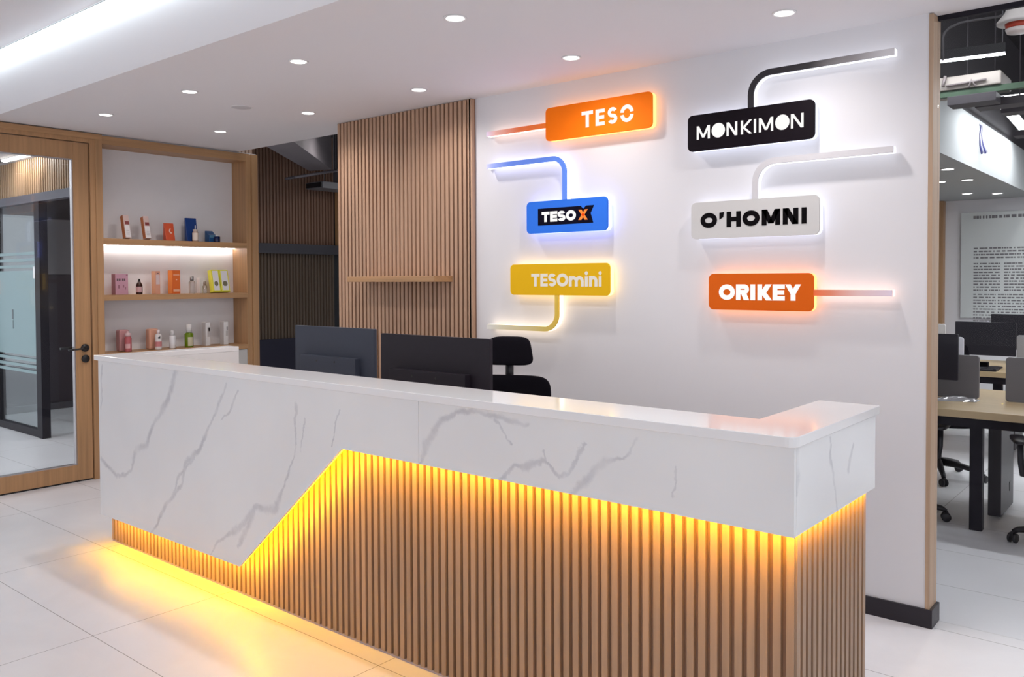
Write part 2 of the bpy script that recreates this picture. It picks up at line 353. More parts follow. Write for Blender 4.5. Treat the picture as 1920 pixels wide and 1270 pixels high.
# ================================================================== DISPLAY CABINET in the left wall
cab = thing('display_cabinet', 'tall oak display cabinet with three lit open shelves beside the glazed door', 'cabinet', (-6.82, 3.7, 0))
XB = -6.935
MB().box(XB, XD, 4.343, 4.392, 0, 2.69).box(XB-.02, XD+.001, 3.059, 3.062, 0, 2.69).build('side_panel', WZ, cab, .0015)
MB().box(XB, XD, 3.062, 4.343, 2.625, 2.69).build('top_panel', WY, cab, .0015)
MB().box(XB-.02, XB, 3.062, 4.392, 0, 2.69).build('back_panel', mat('cabinet_back', (.76, .735, .745), .6), cab)
MB().box(XB-.02, XD+.012, 4.396, 4.456, 0, 2.69).build('end_post', WZ, cab, .0015)
ZS = (1.888, 1.440, .978)
for z in ZS:
    s_ = MB().box(XB, XD, 3.062, 4.343, z-.044, z).build('shelf', WY, cab, .0015)
    if z == ZS[0]:
        MB().box(XB+.030, XB+.040, 3.065, 4.340, z-.0485, z-.0445).build('light_strip', emis('shelf_led', (1, .97, .95), SHELF_E), sub(s_, cab))
MB().box(XD-.03, XD-.008, 3.066, 4.341, .06, .93).build('cupboard_door', mat('cupboard_grey', (.52, .50, .48), .5), cab, .002)

# ---------- goods on the shelves
def carton(name, label, c, side, x, y0, y1, d, z0, z1, group, win=None, marks=(), lean=0, rnd=0, flap=None):
    """box with its front at X = x facing the room; lean tips its head back towards the cabinet"""
    loc = (x-d/2, (y0+y1)/2, z0); t = thing(name, label, 'packaging', loc, group)
    cm = mat('card_'+name+'_%.3f_%.3f' % (y0, z0), c, .45, var=.03)
    h = z1-z0
    M = Matrix.Translation((x-d if lean < 0 else x, 0, z0)) @ Matrix.Rotation(-lean, 4, 'Y') @ Matrix.Translation((-(x-d if lean < 0 else x), 0, -z0))
    lift = Matrix.Translation((0, 0, math.sin(lean)*d if lean > 0 else 0))
    MB().box(x-d, x, y0, y1, z0, z1).xf(lift @ M).build('carton', cm, t, rnd or .0015, 4 if rnd else 2)
    if side:
        MB().box(x-d*.9, x-d*.08, y0-.0008, y0, z0+.004, z1-.004).xf(lift @ M).build('side_print', mat('side_'+name+'_%.3f' % y0, side, .5), t)  # left side coloured apart from the front
    for k, (a, b, p, q, mc) in enumerate(marks):      # printed patches, fractions of the front
        MB().box(x, x+.0009, y0+(y1-y0)*a, y0+(y1-y0)*b, z0+h*p, z0+h*q).xf(lift @ M).build('print', mat('print_%02x%02x%02x' % tuple(int(255*v) for v in mc), mc, .5), t)
    return t
LBLK_ = mat('print_black', (.015, .012, .014), .6)
G1, G2, G3 = 'goods on the top shelf', 'goods on the lit middle shelf', 'goods on the bottom shelf'
wht, red, ink = (.75, .70, .70), (.22, .03, .03), (.12, .08, .09)
carton('leaflet_box', 'pink and white leaning carton with dark red panel, leftmost on the top shelf', (.62, .44, .40), (.55, .17, .05), -6.75, 3.262, 3.308, .05, 1.889, 2.082, G1,
       marks=((.06, .94, .02, .55, wht), (.2, .95, .58, .72, red), (.2, .8, .3, .33, (.45, .4, .4)), (.2, .8, .22, .25, (.45, .4, .4)), (.2, .8, .14, .17, (.45, .4, .4))), lean=.25)
carton('leaflet_box', 'pink and white leaning carton with dark red panel, second from left on the top shelf', (.62, .44, .40), (.55, .17, .05), -6.75, 3.430, 3.476, .05, 1.889, 2.080, G1,
       marks=((.06, .94, .02, .55, wht), (.2, .95, .58, .72, red), (.2, .8, .3, .33, (.45, .4, .4)), (.2, .8, .22, .25, (.45, .4, .4)), (.2, .8, .14, .17, (.45, .4, .4))), lean=.25)
# orange pouch with gusseted foot
def pouch(name, label, c, x, y0, y1, z0, z1, d, group, mc=None):
    t = thing(name, label, 'packaging', (x-d/2, (y0+y1)/2, z0), group)
    yl = y0
    MB().hexa([(x-d, yl, z0), (x, yl, z0), (x, y1, z0), (x-d, y1, z0), (x-d*.75, yl-.006, z1), (x-d*.55, yl-.006, z1), (x-d*.55, y1, z1), (x-d*.75, y1, z1)]).build('pouch_body', mat('foil_'+name, c, .35, var=.12, vs=18), t, .004, 3)
    if mc:
        hh = z1-z0; q = []
        for k in range(9):
            a = math.radians(100+k*26); q.append((y0+.6*(y1-y0)+.016*math.cos(a), z0+hh*.55+.022*math.sin(a)))
        for k in range(8, -1, -1):
            a = math.radians(100+k*26); q.append((y0+.66*(y1-y0)+.011*math.cos(a), z0+hh*.57+.015*math.sin(a)))
        mb = MB().prism(q, 'x', x-d*.30, x-d*.27); mb.v = [Vector((x+.001-(p.z-z0)/hh*d*.55+(.0006 if i >= 18 else 0), p.y, p.z)) for i, p in enumerate(mb.v)]
        mb.build('printed_swirl', mat('print_cream', mc, .4), t)
    return t
pouch('pouch', 'orange foil pouch with pale swirl in the middle of the top shelf', (.60, .09, .035), -6.765, 3.614, 3.694, 1.889, 2.038, .055, G1, (.75, .5, .42))
pouch('tall_pouch', 'tall dark blue pouch standing on the top shelf behind a dropper bottle', (.012, .045, .20), -6.80, 3.823, 3.922, 1.889, 2.094, .05, G1)
def bottle(name, label, prof, c, y, x, z0, group, capprof=None, capc=None, lab=None, clear=False, nozzle=None, cat='bottle', rough=.2):
    t = thing(name, label, cat, (x, y, z0), group)
    m = mat('glass_'+name+'_%.2f' % y, c, rough if not clear else .08, trans=.85 if clear else 0, var=.02)
    MB().lathe(prof, (x, y, z0), 28).build('bottle_body', m, t)
    if capprof: MB().lathe(capprof, (x, y, z0), 24).build('cap', mat('cap_'+name+'_%.2f' % y, capc, .25, .6 if sum(capc) < 1.4 and max(capc)-min(capc) < .06 else 0), t)
    if nozzle: MB().lathe(nozzle, (x, y, z0), 16).build('nozzle', mat('nozzle_white', (.78, .74, .74), .3), t)
    if lab:
        r, a, b, lc, a0, a1 = lab; mb = MB(); k = 14
        vs = [(x+r*math.cos(math.radians(a0+(a1-a0)*i/k)), y+r*math.sin(math.radians(a0+(a1-a0)*i/k)), z0+zz) for zz in (a, b) for i in range(k+1)]
        mb.add(vs, [(i, i+1, k+2+i, k+1+i) for i in range(k)], True).build('paper_label', mat('label_'+name+'_%.2f' % y, lc, .6), t)
    return t
bottle('dropper_bottle', 'small cream labelled dropper bottle in front of the blue pouch', [(.001, 0), (.023, 0), (.024, .004), (.024, .076), (.018, .084), (.018, .086), (.001, .086)], (.50, .36, .29), 3.865, -6.745, 1.889, G1,
       [(.001, .085), (.020, .085), (.020, .103), (.001, .104)], (.60, .48, .42), (.0246, .010, .072, (.70, .58, .50), -130, 40), nozzle=[(.005, .102), (.004, .13), (.001, .142)])
t = thing('wedge_box', 'blue slant topped carton at the right end of the top shelf', 'packaging', (-6.82, 4.06, 1.889), G1)
MB().prism([(-6.86, 1.889), (-6.79, 1.889), (-6.79, 1.952), (-6.82, 1.962), (-6.86, 1.992)], 'y', 4.022, 4.096).build('carton', mat('wedge_blue', (.018, .085, .24), .3), t, .002)
MB().hexa([(-6.789, 4.026, 1.93), (-6.789, 4.092, 1.93), (-6.789, 4.092, 1.951), (-6.789, 4.026, 1.951), (-6.7885, 4.026, 1.93), (-6.7885, 4.092, 1.93), (-6.7885, 4.092, 1.951), (-6.7885, 4.026, 1.951)]).build('print', mat('pale_blue_print', (.10, .24, .36), .4), t)
bottle('jar', 'little navy jar with a white lid before the blue slant carton', [(.001, 0), (.026, 0), (.027, .003), (.027, .046), (.024, .050), (.001, .050)], (.006, .012, .055), 4.07, -6.745, 1.889, G1,
       [(.001, .050), (.014, .050), (.014, .060), (.001, .061)], (.85, .83, .83), cat='jar', rough=.15)
P1, P2 = (.30, .13, .17), (.52, .28, .35)
carton('gift_box', 'pink printed carton at the left end of the lit middle shelf', P2, (.40, .19, .24), -6.78, 3.187, 3.290, .07, 1.441, 1.608, G2,
       marks=((.1, .22, .66, .78, ink), (.26, .36, .66, .78, ink), (.40, .46, .66, .78, ink), (.52, .62, .66, .78, ink), (.66, .78, .66, .78, ink), (.2, .34, .3, .46, P1), (.58, .68, .34, .48, P1), (.74, .82, .24, .36, P1), (.84, .98, .9, .97, P1)))
bottle('brown_bottle', 'small brown glass bottle with pink label on the lit middle shelf', [(.001, 0), (.024, 0), (.025, .004), (.025, .078), (.016, .094), (.011, .100), (.011, .104), (.001, .104)], (.035, .010, .006), 3.382, -6.78, 1.441, G2,
       [(.001, .103), (.011, .103), (.008, .118), (.005, .127), (.001, .128)], (.02, .015, .014), (.0256, .018, .062, (.55, .33, .33), -115, 35))
carton('serum_box', 'peach window carton right of the brown bottle on the middle shelf', (.62, .30, .20), (.70, .37, .22), -6.78, 3.520, 3.562, .068, 1.441, 1.633, G2,
       marks=((.14, .9, .42, .84, (.62, .48, .47)), (.34, .72, .89, .92, ink)))
carton('tall_box', 'bright orange carton in the middle of the lit shelf', (.66, .13, .018), (.85, .25, .04), -6.78, 3.670, 3.741, .076, 1.441, 1.640, G2,
       marks=((.12, .88, .76, .84, (.74, .30, .17)), (.12, .88, .09, .19, (.74, .42, .28)), (.44, .6, .58, .63, (.8, .45, .3))))
bottle('mist_bottle', 'clear glass bottle with silver cap right of the orange carton', [(.001, 0), (.024, 0), (.026, .004), (.026, .098), (.020, .106), (.013, .110), (.001, .110)], (.72, .68, .66), 3.847, -6.78, 1.441, G2,
       [(.001, .110), (.0155, .110), (.0155, .148), (.001, .149)], (.27, .25, .24), clear=True)
bottle('mist_bottle', 'shorter clear bottle with bronze cap beside the yellow edged pack', [(.001, 0), (.018, 0), (.019, .004), (.019, .062), (.013, .069), (.001, .069)], (.70, .66, .63), 3.953, -6.755, 1.441, G2,
       [(.001, .069), (.0125, .069), (.0125, .103), (.001, .104)], (.24, .17, .12), clear=True)
carton('plain_box', 'plain off white carton standing behind the shorter clear bottle', (.70, .66, .65), None, -6.84, 3.955, 4.012, .05, 1.441, 1.575, G2)
t = thing('sachet_pack', 'leaning yellow edged twin sachet pack at the right end of the middle shelf', 'packaging', (-6.78, 4.11, 1.441), G2)
Mx = Matrix.Translation((-6.745, 0, 1.441)) @ Matrix.Rotation(-.22, 4, 'Y') @ Matrix.Translation((6.745, 0, -1.441)); Lz = Matrix.Translation((0, 0, math.sin(.22)*.055))
yel = mat('pack_yellow', (.72, .66, .06), .4)
for a, b in ((4.030, 4.106), (4.112, 4.196)):
    q = MB().box(-6.80, -6.745, a, b, 1.444, 1.641).xf(Lz @ Mx).build('sachet_box', yel, t, .002)
    MB().box(-6.745, -6.744, a+.012, b-.010, 1.455, 1.630).xf(Lz @ Mx).build('white_front', mat('pack_white', (.72, .69, .71), .5), sub(q, t))
    MB().prism([(p[0], p[1]) for p in rrect(a+.02, b-.02, 1.492, 1.536, .018)], 'x', -6.744, -6.7432).xf(Lz @ Mx).build('bowl_print', mat('pack_olive', (.17, .15, .09), .5), sub(q, t))
MB().box(-6.800, -6.742, 4.026, 4.200, 1.441, 1.444).xf(Lz @ Mx).build('tray', yel, t)
PK, PE = (.50, .24, .24), (.62, .31, .21)
carton('soft_box', 'dusty pink rounded carton at the left end of the bottom shelf', PK, None, -6.79, 3.218, 3.300, .07, .979, 1.155, G3, rnd=.014)
bottle('pump_bottle', 'rose coloured bottle with pale cap before the pink carton', [(.001, 0), (.026, 0), (.027, .004), (.027, .108), (.022, .118), (.022, .124), (.001, .124)], (.42, .10, .11), 3.263, -6.742, .979, G3,
       [(.001, .124), (.023, .124), (.023, .148), (.010, .152), (.009, .166), (.001, .167)], (.62, .42, .42), (.0276, .028, .064, (.62, .34, .34), -70, 10))
carton('soft_box', 'peach rounded carton second from left on the bottom shelf', PE, None, -6.79, 3.466, 3.550, .07, .979, 1.151, G3, rnd=.014)
tb = bottle('pump_bottle', 'white bottle with a rose band before the peach carton', [(.001, 0), (.026, 0), (.027, .004), (.027, .118), (.018, .132), (.001, .132)], (.66, .60, .58), 3.518, -6.742, .979, G3,
       [(.001, .131), (.012, .131), (.011, .165), (.001, .166)], (.70, .58, .57), (.0276, .026, .068, (.50, .18, .18), -150, 60))
mb = MB()
for q in ring(0, .008, .006, .0055, .005, 0, 360, 20)+[rc(.005, .002, .0095, .026)]: mb.prism(q, 'y', -.0285, -.0278)
mb.xf(Matrix.Translation((-6.742, 3.518, .979+.092)) @ Matrix.Rotation(math.radians(75), 4, 'Z')).build('printed_letter', LBLK_, tb)
bottle('spray_bottle', 'slim white bottle with silver top in the middle of the bottom shelf', [(.001, 0), (.025, 0), (.026, .004), (.027, .10), (.022, .108), (.001, .108)], (.74, .71, .72), 3.660, -6.775, .979, G3,
       [(.001, .108), (.020, .108), (.017, .135), (.012, .152), (.001, .153)], (.62, .59, .59))
bottle('green_bottle', 'green bottle with cream label and clear cap on the bottom shelf', [(.001, 0), (.034, 0), (.036, .004), (.036, .112), (.030, .122), (.016, .126), (.001, .126)], (.13, .20, .006), 3.810, -6.775, .979, G3,
       [(.001, .126), (.022, .126), (.022, .198), (.001, .199)], (.66, .62, .60), (.0366, .012, .088, (.55, .49, .33), -42, 30), nozzle=None)
for y0, lab_ in ((3.972, 'white window carton right of the green bottle on the bottom shelf'), (4.148, 'white window carton at the right end of the bottom shelf')):
    carton('window_box', lab_, (.68, .64, .62), (.55, .50, .48), -6.78, y0, y0+.043, .066, .979, 1.184, G3,
           marks=((.34 if y0 < 4 else .45, .94, .38, .78 if y0 < 4 else .6, (.45, .40, .38)), (.6, .9, .62, .78, (.25, .22, .22) if y0 > 4 else (.4, .36, .34))))

# ================================================================== SIGN WALL: slatted panel, ledge, six signs
pan = thing('slat_panel', 'floor to ceiling oak slat panel left of the lit signs', 'wall panel', (-4.27, 3.99, 0))
MB().box(-4.965, -3.628, 4.008, YW-.0005, .02, ZC-.004).build('backing_board', BACK, pan)
mb = MB(); x = -4.965
while x < -3.66: mb.box(x, x+.0245, 3.985, 4.008, .02, ZC-.004); x += .0393
mb.box(-3.655, -3.628, 3.985, 4.008, .02, ZC-.004)
mb.build('slats', SL, pan)
lg = MB().box(-4.665, -3.807, 3.815, 3.985, 1.536, 1.575).build('wall_ledge', WX, None, .002)
tag(lg, 'short oak ledge fixed across the slat panel', 'shelf')

YF, YB = 3.953, 3.998
def sign(label, panel, facec, letters, arm, glow, armmat, glow_s, facees=.12, z=None):
    x0, x1, z0, z1 = panel
    t = thing('wall_sign', label, 'sign', ((x0+x1)/2, YW, (z0+z1)/2), 'backlit brand signs on the white wall')
    nm = label.split()[0]+'_%.2f' % x0
    fm = mat('sign_face_'+nm, facec, .6, var=.015, emit=facec, es=facees, spec=.12)
    gm = emis('sign_glow_'+nm, glow, glow_s)
    MB().prism(rrect(x0, x1, z0, z1, .027), 'y', YF, YF+.012).build('face_panel', fm, t, .0012)
    MB().prism(rrect(x0+.001, x1-.001, z0+.001, z1-.001, .026), 'y', YF+.0125, YB).build('light_body', gm, t)
    MB().prism(rrect(x0+.06, x1-.06, z0+.05, z1-.05, .02), 'y', YB, YW).build('stand_off', WHITE, t)
    # arm: centre line in the wall plane, 29 mm wide
    hw = .0145; L_, R_ = [], []
    for i, p in enumerate(arm):
        a = Vector(arm[max(i-1, 0)]); b = Vector(arm[min(i+1, len(arm)-1)]); d = (b-a).normalized(); n = Vector((-d.y, d.x))
        L_.append((p[0]+n.x*hw, p[1]+n.y*hw)); R_.append((p[0]-n.x*hw, p[1]-n.y*hw))
    f = MB(); g = MB()
    for i in range(len(arm)-1):
        q = [L_[i], L_[i+1], R_[i+1], R_[i]]
        for mbx, y0, y1 in ((f, YF, YF+.010), (g, YF+.0105, YB)):
            mbx.add([(p[0], y, p[1]) for y in (y0, y1) for p in q], [(0, 1, 2, 3), (7, 6, 5, 4), (0, 4, 5, 1), (2, 6, 7, 3)]+([(0, 3, 7, 4)] if i == 0 else [])+([(1, 5, 6, 2)] if i == len(arm)-2 else []))
    f.build('arm_face', armmat, t); g.build('arm_light', emis('arm_glow_'+nm, tuple(q+(1-q)*.5 for q in glow), glow_s*.85), t)
    a, b = arm[0]
    MB().box(a-.02, a+.02, YB, YW, b-.01, b+.01).build('arm_stand_off', WHITE, t)
    for nm2, m2, mbx in letters:
        for q in (mbx if isinstance(mbx, list) else [mbx]): q.build(nm2, m2, t)
    return t
def bend(c, r, a0, a1, n=9): return [(c[0]+r*math.cos(math.radians(a0+(a1-a0)*k/n)), c[1]+r*math.sin(math.radians(a0+(a1-a0)*k/n))) for k in range(n+1)]
LW = emis('letter_white_lit', (1, .985, .96), 1.02)
LBLK = mat('letter_black', (.004, .003, .004), .7, spec=.06); LOR = mat('letter_orange', (.95, .22, .02), .4, emit=(.95, .22, .02), es=.2); LCR = emis('letter_cream', (.86, .78, .70), .88)
OR, BL, YE = (.90, .175, .004), (.030, .165, .72), (.70, .40, .008)
def armg(name, x0, cx0, xm, cm, x1, c1):   # colours along world X; object space is centred on the sign, so shift
    return lambda ox: gradient(name, 'X', [(x0-ox, cx0), (xm-ox, cm), (x1-ox, c1)], es=.12)
def ctr(p): return (p[0]+p[1])/2
p = (-3.017, -2.304, 2.357, 2.550)
sign('orange sign with white TESO lettering at the top left of the sign wall', p, OR,
     [('letter', LW, lettering([('T', -2.759, -2.682), ('E', -2.664, -2.604), ('S', -2.584, -2.521), ('U', -2.502, -2.417)], 2.405, 2.496, .0215))],
     [(-3.478, 2.451), (-3.3, 2.451), (-3.017, 2.451)], (1, .40, .12), gradient('arm_orange', 'X', [(-3.48-ctr(p), (.72, .60, .78)), (-3.40-ctr(p), (.80, .42, .36)), (-3.22-ctr(p), (.85, .16, .03)), (-3.0-ctr(p), OR)], es=.15), 3.2*SIGN_E)
p = (-3.162, -2.587, 1.821, 2.010)
bd = MB().prism([(-3.075, 1.966), (-2.768, 1.966), (-2.749, 1.949), (-2.730, 1.966), (-2.676, 1.966), (-2.699, 1.922), (-2.681, 1.867), (-3.075, 1.867)], 'y', 3.9522, 3.9535)
sign('blue sign with white TESO and orange X on a dark ribbon', p, BL,
     [('ribbon_badge', mat('badge_navy', (.005, .004, .014), .7, spec=.06), bd),
      ('letter', LW, lettering([('T', -3.046, -2.989), ('E', -2.984, -2.932), ('S', -2.930, -2.873), ('O', -2.870, -2.800)], 1.886, 1.946, .0190, 3.9508)),
      ('letter', LOR, lettering([('X', -2.783, -2.718)], 1.886, 1.945, .0165, 3.9508))],
     [(-3.480, 2.252), (-3.2, 2.252), (-2.965, 2.252)]+bend((-2.965, 2.170), .082, 90, 0)+[(-2.883, 2.09), (-2.883, 2.010)],
     (.30, .36, 1), gradient('arm_blue', 'X', [(-3.48-ctr(p), (.62, .62, .80)), (-3.43-ctr(p), (.34, .42, .84)), (-3.30-ctr(p), (.13, .25, .80)), (-2.86-ctr(p), (.10, .24, .80))], es=.12), 4.6*SIGN_E)
p = (-3.291, -2.574, 1.456, 1.640)
sign('yellow sign with pale TESOmini lettering at the lower left of the sign wall', p, YE,
     [('letter', LCR, lettering([('T', -3.127, -3.065), ('E', -3.058, -3.005), ('S', -3.001, -2.943), ('O', -2.938, -2.856), ('m', -2.851, -2.747), ('i', -2.739, -2.720), ('n', -2.711, -2.654), ('i', -2.645, -2.627)], 1.507, 1.583, .0195,
        dz={4: (1.507, 1.567), 5: (1.507, 1.565), 6: (1.507, 1.567), 7: (1.507, 1.565)}))],
     [(-3.483, 1.256), (-3.2, 1.256), (-3.030, 1.256)]+bend((-3.030, 1.346), .09, -90, 0)+[(-2.940, 1.40), (-2.940, 1.456)],
     (1, .64, .22), gradient('arm_yellow', 'X', [(-3.48-ctr(p), (.72, .70, .66)), (-3.36-ctr(p), (.68, .62, .44)), (-3.0-ctr(p), (.64, .47, .10)), (-2.92-ctr(p), (.66, .42, .03))], es=.12), 3.2*SIGN_E)
p = (-2.094, -1.437, 2.203, 2.388)
BKS = (.007, .004, .007)
sign('black sign with thin white MONKIMON lettering at the top right of the sign wall', p, BKS,
     [('letter', LW, lettering([('M', -2.042, -1.969), ('@', -1.959, -1.887), ('N', -1.878, -1.821), ('K', -1.802, -1.744), ('I', -1.735, -1.723), ('M', -1.709, -1.637), ('@', -1.627, -1.557), ('N', -1.550, -1.489)], 2.261, 2.329, .0115,
        dz={1: (2.260, 2.333), 6: (2.260, 2.333)}))],
     [(-1.753, 2.388), (-1.753, 2.447)]+bend((-1.653, 2.447), .10, 180, 90)+[(-1.5, 2.547), (-1.3, 2.547), (-1.088, 2.547)],
     (.78, .83, 1), gradient('arm_black', 'X', [(-1.77-ctr(p), (.012, .009, .013)), (-1.46-ctr(p), (.014, .011, .015)), (-1.27-ctr(p), (.22, .20, .21)), (-1.12-ctr(p), (.62, .60, .62))], es=.05), 2.0*SIGN_E, 0)
p = (-2.074, -1.413, 1.753, 1.940)
GR = (.60, .585, .575)
sign("white sign with heavy black O'HOMNI lettering", p, GR,
     [('letter', LBLK, lettering([('O', -2.020, -1.929), ("'", -1.916, -1.891), ('H', -1.877, -1.801), ('O', -1.793, -1.704), ('M', -1.693, -1.601), ('N', -1.588, -1.512), ('I', -1.497, -1.473)], 1.807, 1.884, .0245, dz={1: (1.846, 1.884)}))],
     [(-1.730, 1.940), (-1.730, 2.018)]+bend((-1.630, 2.018), .10, 180, 90)+[(-1.5, 2.118), (-1.3, 2.118), (-1.090, 2.118)],
     (.80, .84, 1), mat('arm_white', (.62, .60, .62), .6, spec=.1, emit=(.7, .68, .7), es=0), 2.0*SIGN_E, 0)
p = (-1.975, -1.439, 1.392, 1.574)
ORK = (.62, .105, .006)
sign('rust orange sign with heavy white ORIKEY lettering at the lower right', p, ORK,
     [('letter', LW, lettering([('O', -1.918, -1.832), ('R', -1.826, -1.757), ('I', -1.750, -1.726), ('K', -1.714, -1.641), ('E', -1.637, -1.577), ('Y', -1.575, -1.498)], 1.442, 1.520, .0235))],
     [(-1.439, 1.481), (-1.3, 1.481), (-1.090, 1.481)], (1, .34, .11),
     gradient('arm_rust', 'X', [(-1.439-ctr(p), (.80, .13, .02)), (-1.36-ctr(p), (.72, .22, .12)), (-1.24-ctr(p), (.72, .48, .46)), (-1.09-ctr(p), (.70, .58, .68))], es=.1), 3.4*SIGN_E)

# ================================================================== RECEPTION DESK
desk = thing('reception_desk', 'long white marble reception desk with fluted oak base and yellow underglow', 'desk', (-2.9, 2.6, 0))
XL, XR, ZB, ZT = -4.985, -.852, 1.092, 1.1214
slab = [(XL, 2.212)]+[(XR-.03+.03*math.sin(math.radians(a)), 2.242-.03*math.cos(math.radians(a))) for a in (0, 22, 45, 67, 90)]+[(XR, 2.957), (-1.057, 2.957), (-1.057, 2.452), (-4.868, 2.452), (-4.868, 3.085), (XL-.1, 3.085), (XL-.1, 2.26)]
slab[0] = (XL-.005, 2.212); slab[-1] = (XL-.005, 2.215); slab[-2] = (XL-.005, 3.085)
MB().prism(slab, 'z', ZB, ZT).build('countertop', QUARTZ, desk, .0025)
sx = lambda X: X+2.9
V = lambda pts: [(a+2.9, b, c) for a, b, c in pts]     # desk-local x
veinsL = [V([(-4.10, 1.09, .030), (-4.18, .93, .030), (-4.33, .80, .020), (-4.42, .66, .030), (-4.53, .63, .024), (-4.60, .50, .014), (-4.78, .44, .020), (-4.95, .52, .02)]),
          V([(-3.63, 1.06, .012), (-3.70, .96, .014), (-3.79, .84, .010), (-3.88, .70, .018), (-4.02, .62, .022), (-4.06, .50, .014), (-4.22, .38, .020), (-4.32, .24, .016), (-4.38, .19, .014)]),
          V([(-3.53, 1.02, .010), (-3.62, .92, .009), (-3.68, .88, .006)]), V([(-3.93, .66, .010), (-4.08, .55, .016), (-4.16, .42, .010)]),
          V([(-3.08, 1.00, .016), (-3.09, .82, .006), (-3.18, .62, .012), (-3.24, .53, .030), (-3.42, .48, .018), (-3.56, .36, .024), (-3.72, .28, .012), (-3.80, .2, .008)]),
          V([(-3.42, .47, .02), (-3.50, .36, .026), (-3.56, .28, .012)]), V([(-3.02, .95, .006), (-3.05, .80, .006)]), V([(-4.93, 1.05, .014), (-4.95, .8, .008)]), V([(-2.78, 1.0, .006), (-2.84, .86, .008)])]
veinsR = [V([(-2.02, 1.085, .018), (-2.12, 1.06, .016), (-2.20, 1.02, .022), (-2.27, .93, .026), (-2.31, .84, .010)]), V([(-2.02, 1.085, .012), (-1.90, 1.07, .016), (-1.78, 1.06, .012)]), V([(-1.93, 1.06, .008), (-1.86, .98, .006)]),
          V([(-1.36, 1.06, .008), (-1.40, .99, .008), (-1.47, .97, .024), (-1.55, .90, .020), (-1.62, .85, .012)]), V([(-1.55, 1.02, .008), (-1.60, .93, .010), (-1.66, .90, .010), (-1.72, .94, .010), (-1.78, .91, .020), (-1.85, .90, .012), (-1.92, .85, .008)]),
          V([(-1.72, .94, .008), (-1.72, .97, .006)]), V([(-1.22, .98, .005), (-1.225, .90, .006)])]
MB().prism([(-4.98, ZB), (-4.98, .19), (-3.541, .19), (-2.775, .848), (-2.3160, .848), (-2.3160, ZB)], 'y', 2.232, 2.247).build('marble_panel', marble('marble_left', veinsL), desk, .001)['label'] = 'left marble front panel with a slanted lower edge'
MB().prism([(-2.3146, ZB), (-2.3146, .848), (-.862, .845), (-.862, ZB)], 'y', 2.232, 2.247).build('marble_panel', marble('marble_right', veinsR), desk, .001)['label'] = 'right marble front panel'
veinsS = [[(-.355, 1.09, .03), (-.345, 1.0, .02), (-.36, .93, .008)], [(-.09, 1.08, .010), (-.085, 1.0, .012), (-.06, .93, .010), (-.03, .85, .008)], [(.12, 1.02, .012), (.08, .95, .02)]]
MB().box(-.870, -.862, 2.2475, 2.945, .845, ZB).build('marble_panel', marble('marble_side', veinsS, (1, 2)), desk, .001)['label'] = 'marble side panel'
MB().box(-4.98, -4.965, 2.2475, 3.08, .19, ZB).build('marble_panel', MATS['marble_left'], desk, .001)
# body behind the panels (white inside face) and working top
MB().box(-4.955, -.93, 2.349, 2.448, .0, ZB).box(-4.955, -4.868, 2.448, 3.083, 0, ZB).box(-1.055, -.93, 2.448, 2.945, 0, ZB).build('carcass', mat('desk_white', (.74, .72, .71), .4), desk)
MB().box(-4.868, -1.055, 2.448, 3.16, .712, .74).build('work_surface', mat('work_white', (.70, .69, .69), .35), desk, .002)
for xx in (-3.9, -2.0): MB().box(xx, xx+.03, 2.46, 3.1, 0, .712).build('support_panel', MATS['desk_white'], desk)
# fluted oak base
b_ = MB().box(-5.04, -.908, 2.340, 2.349, .012, ZB-.01).box(-.93, -.908, 2.349, 2.94, .012, ZB-.01).build('backing_board', mat('desk_backing', (.29, .175, .115), .7), desk)
mb = MB(); x = -2.88-55*.0392
while x < -.905:
    if x > -5.045: mb.box(x, x+.0232, 2.324, 2.340, .010, 1.085)
    x += .0392
mb.build('front_fluting', SLK, desk)
mb = MB(); y = 2.330
while y < 2.93: mb.box(-.908, -.890, y, y+.0245, .010, 1.085); y += .0418
mb.build('side_fluting', SLK, desk)
MB().box(-5.04, -.905, 2.328, 2.345, 0, .010).box(-.92, -.900, 2.345, 2.94, 0, .010).build('base_strip', mat('strip_grey', (.36, .31, .34), .5), desk)
# LED line tucked behind the lower marble edge
led = emis('led_amber', (1, .47, .001), LED_E); mb = MB(); y0, y1 = 2.2475, 2.2555
mb.box(-4.97, -3.545, y0, y1, .193, .201).box(-2.775, -.875, y0, y1, .850, .858)
for a, b in (((-3.545, .193), (-2.775, .850)),): mb.prism([a, b, (b[0]-.010, b[1]+.008), (a[0]-.010, a[1]+.008)], 'y', y0, y1)
mb.box(-.8765, -.8705, 2.256, 2.94, .849, .857)
mb.build('light_strip', led, desk)['label'] = 'amber LED strip under the marble edge'

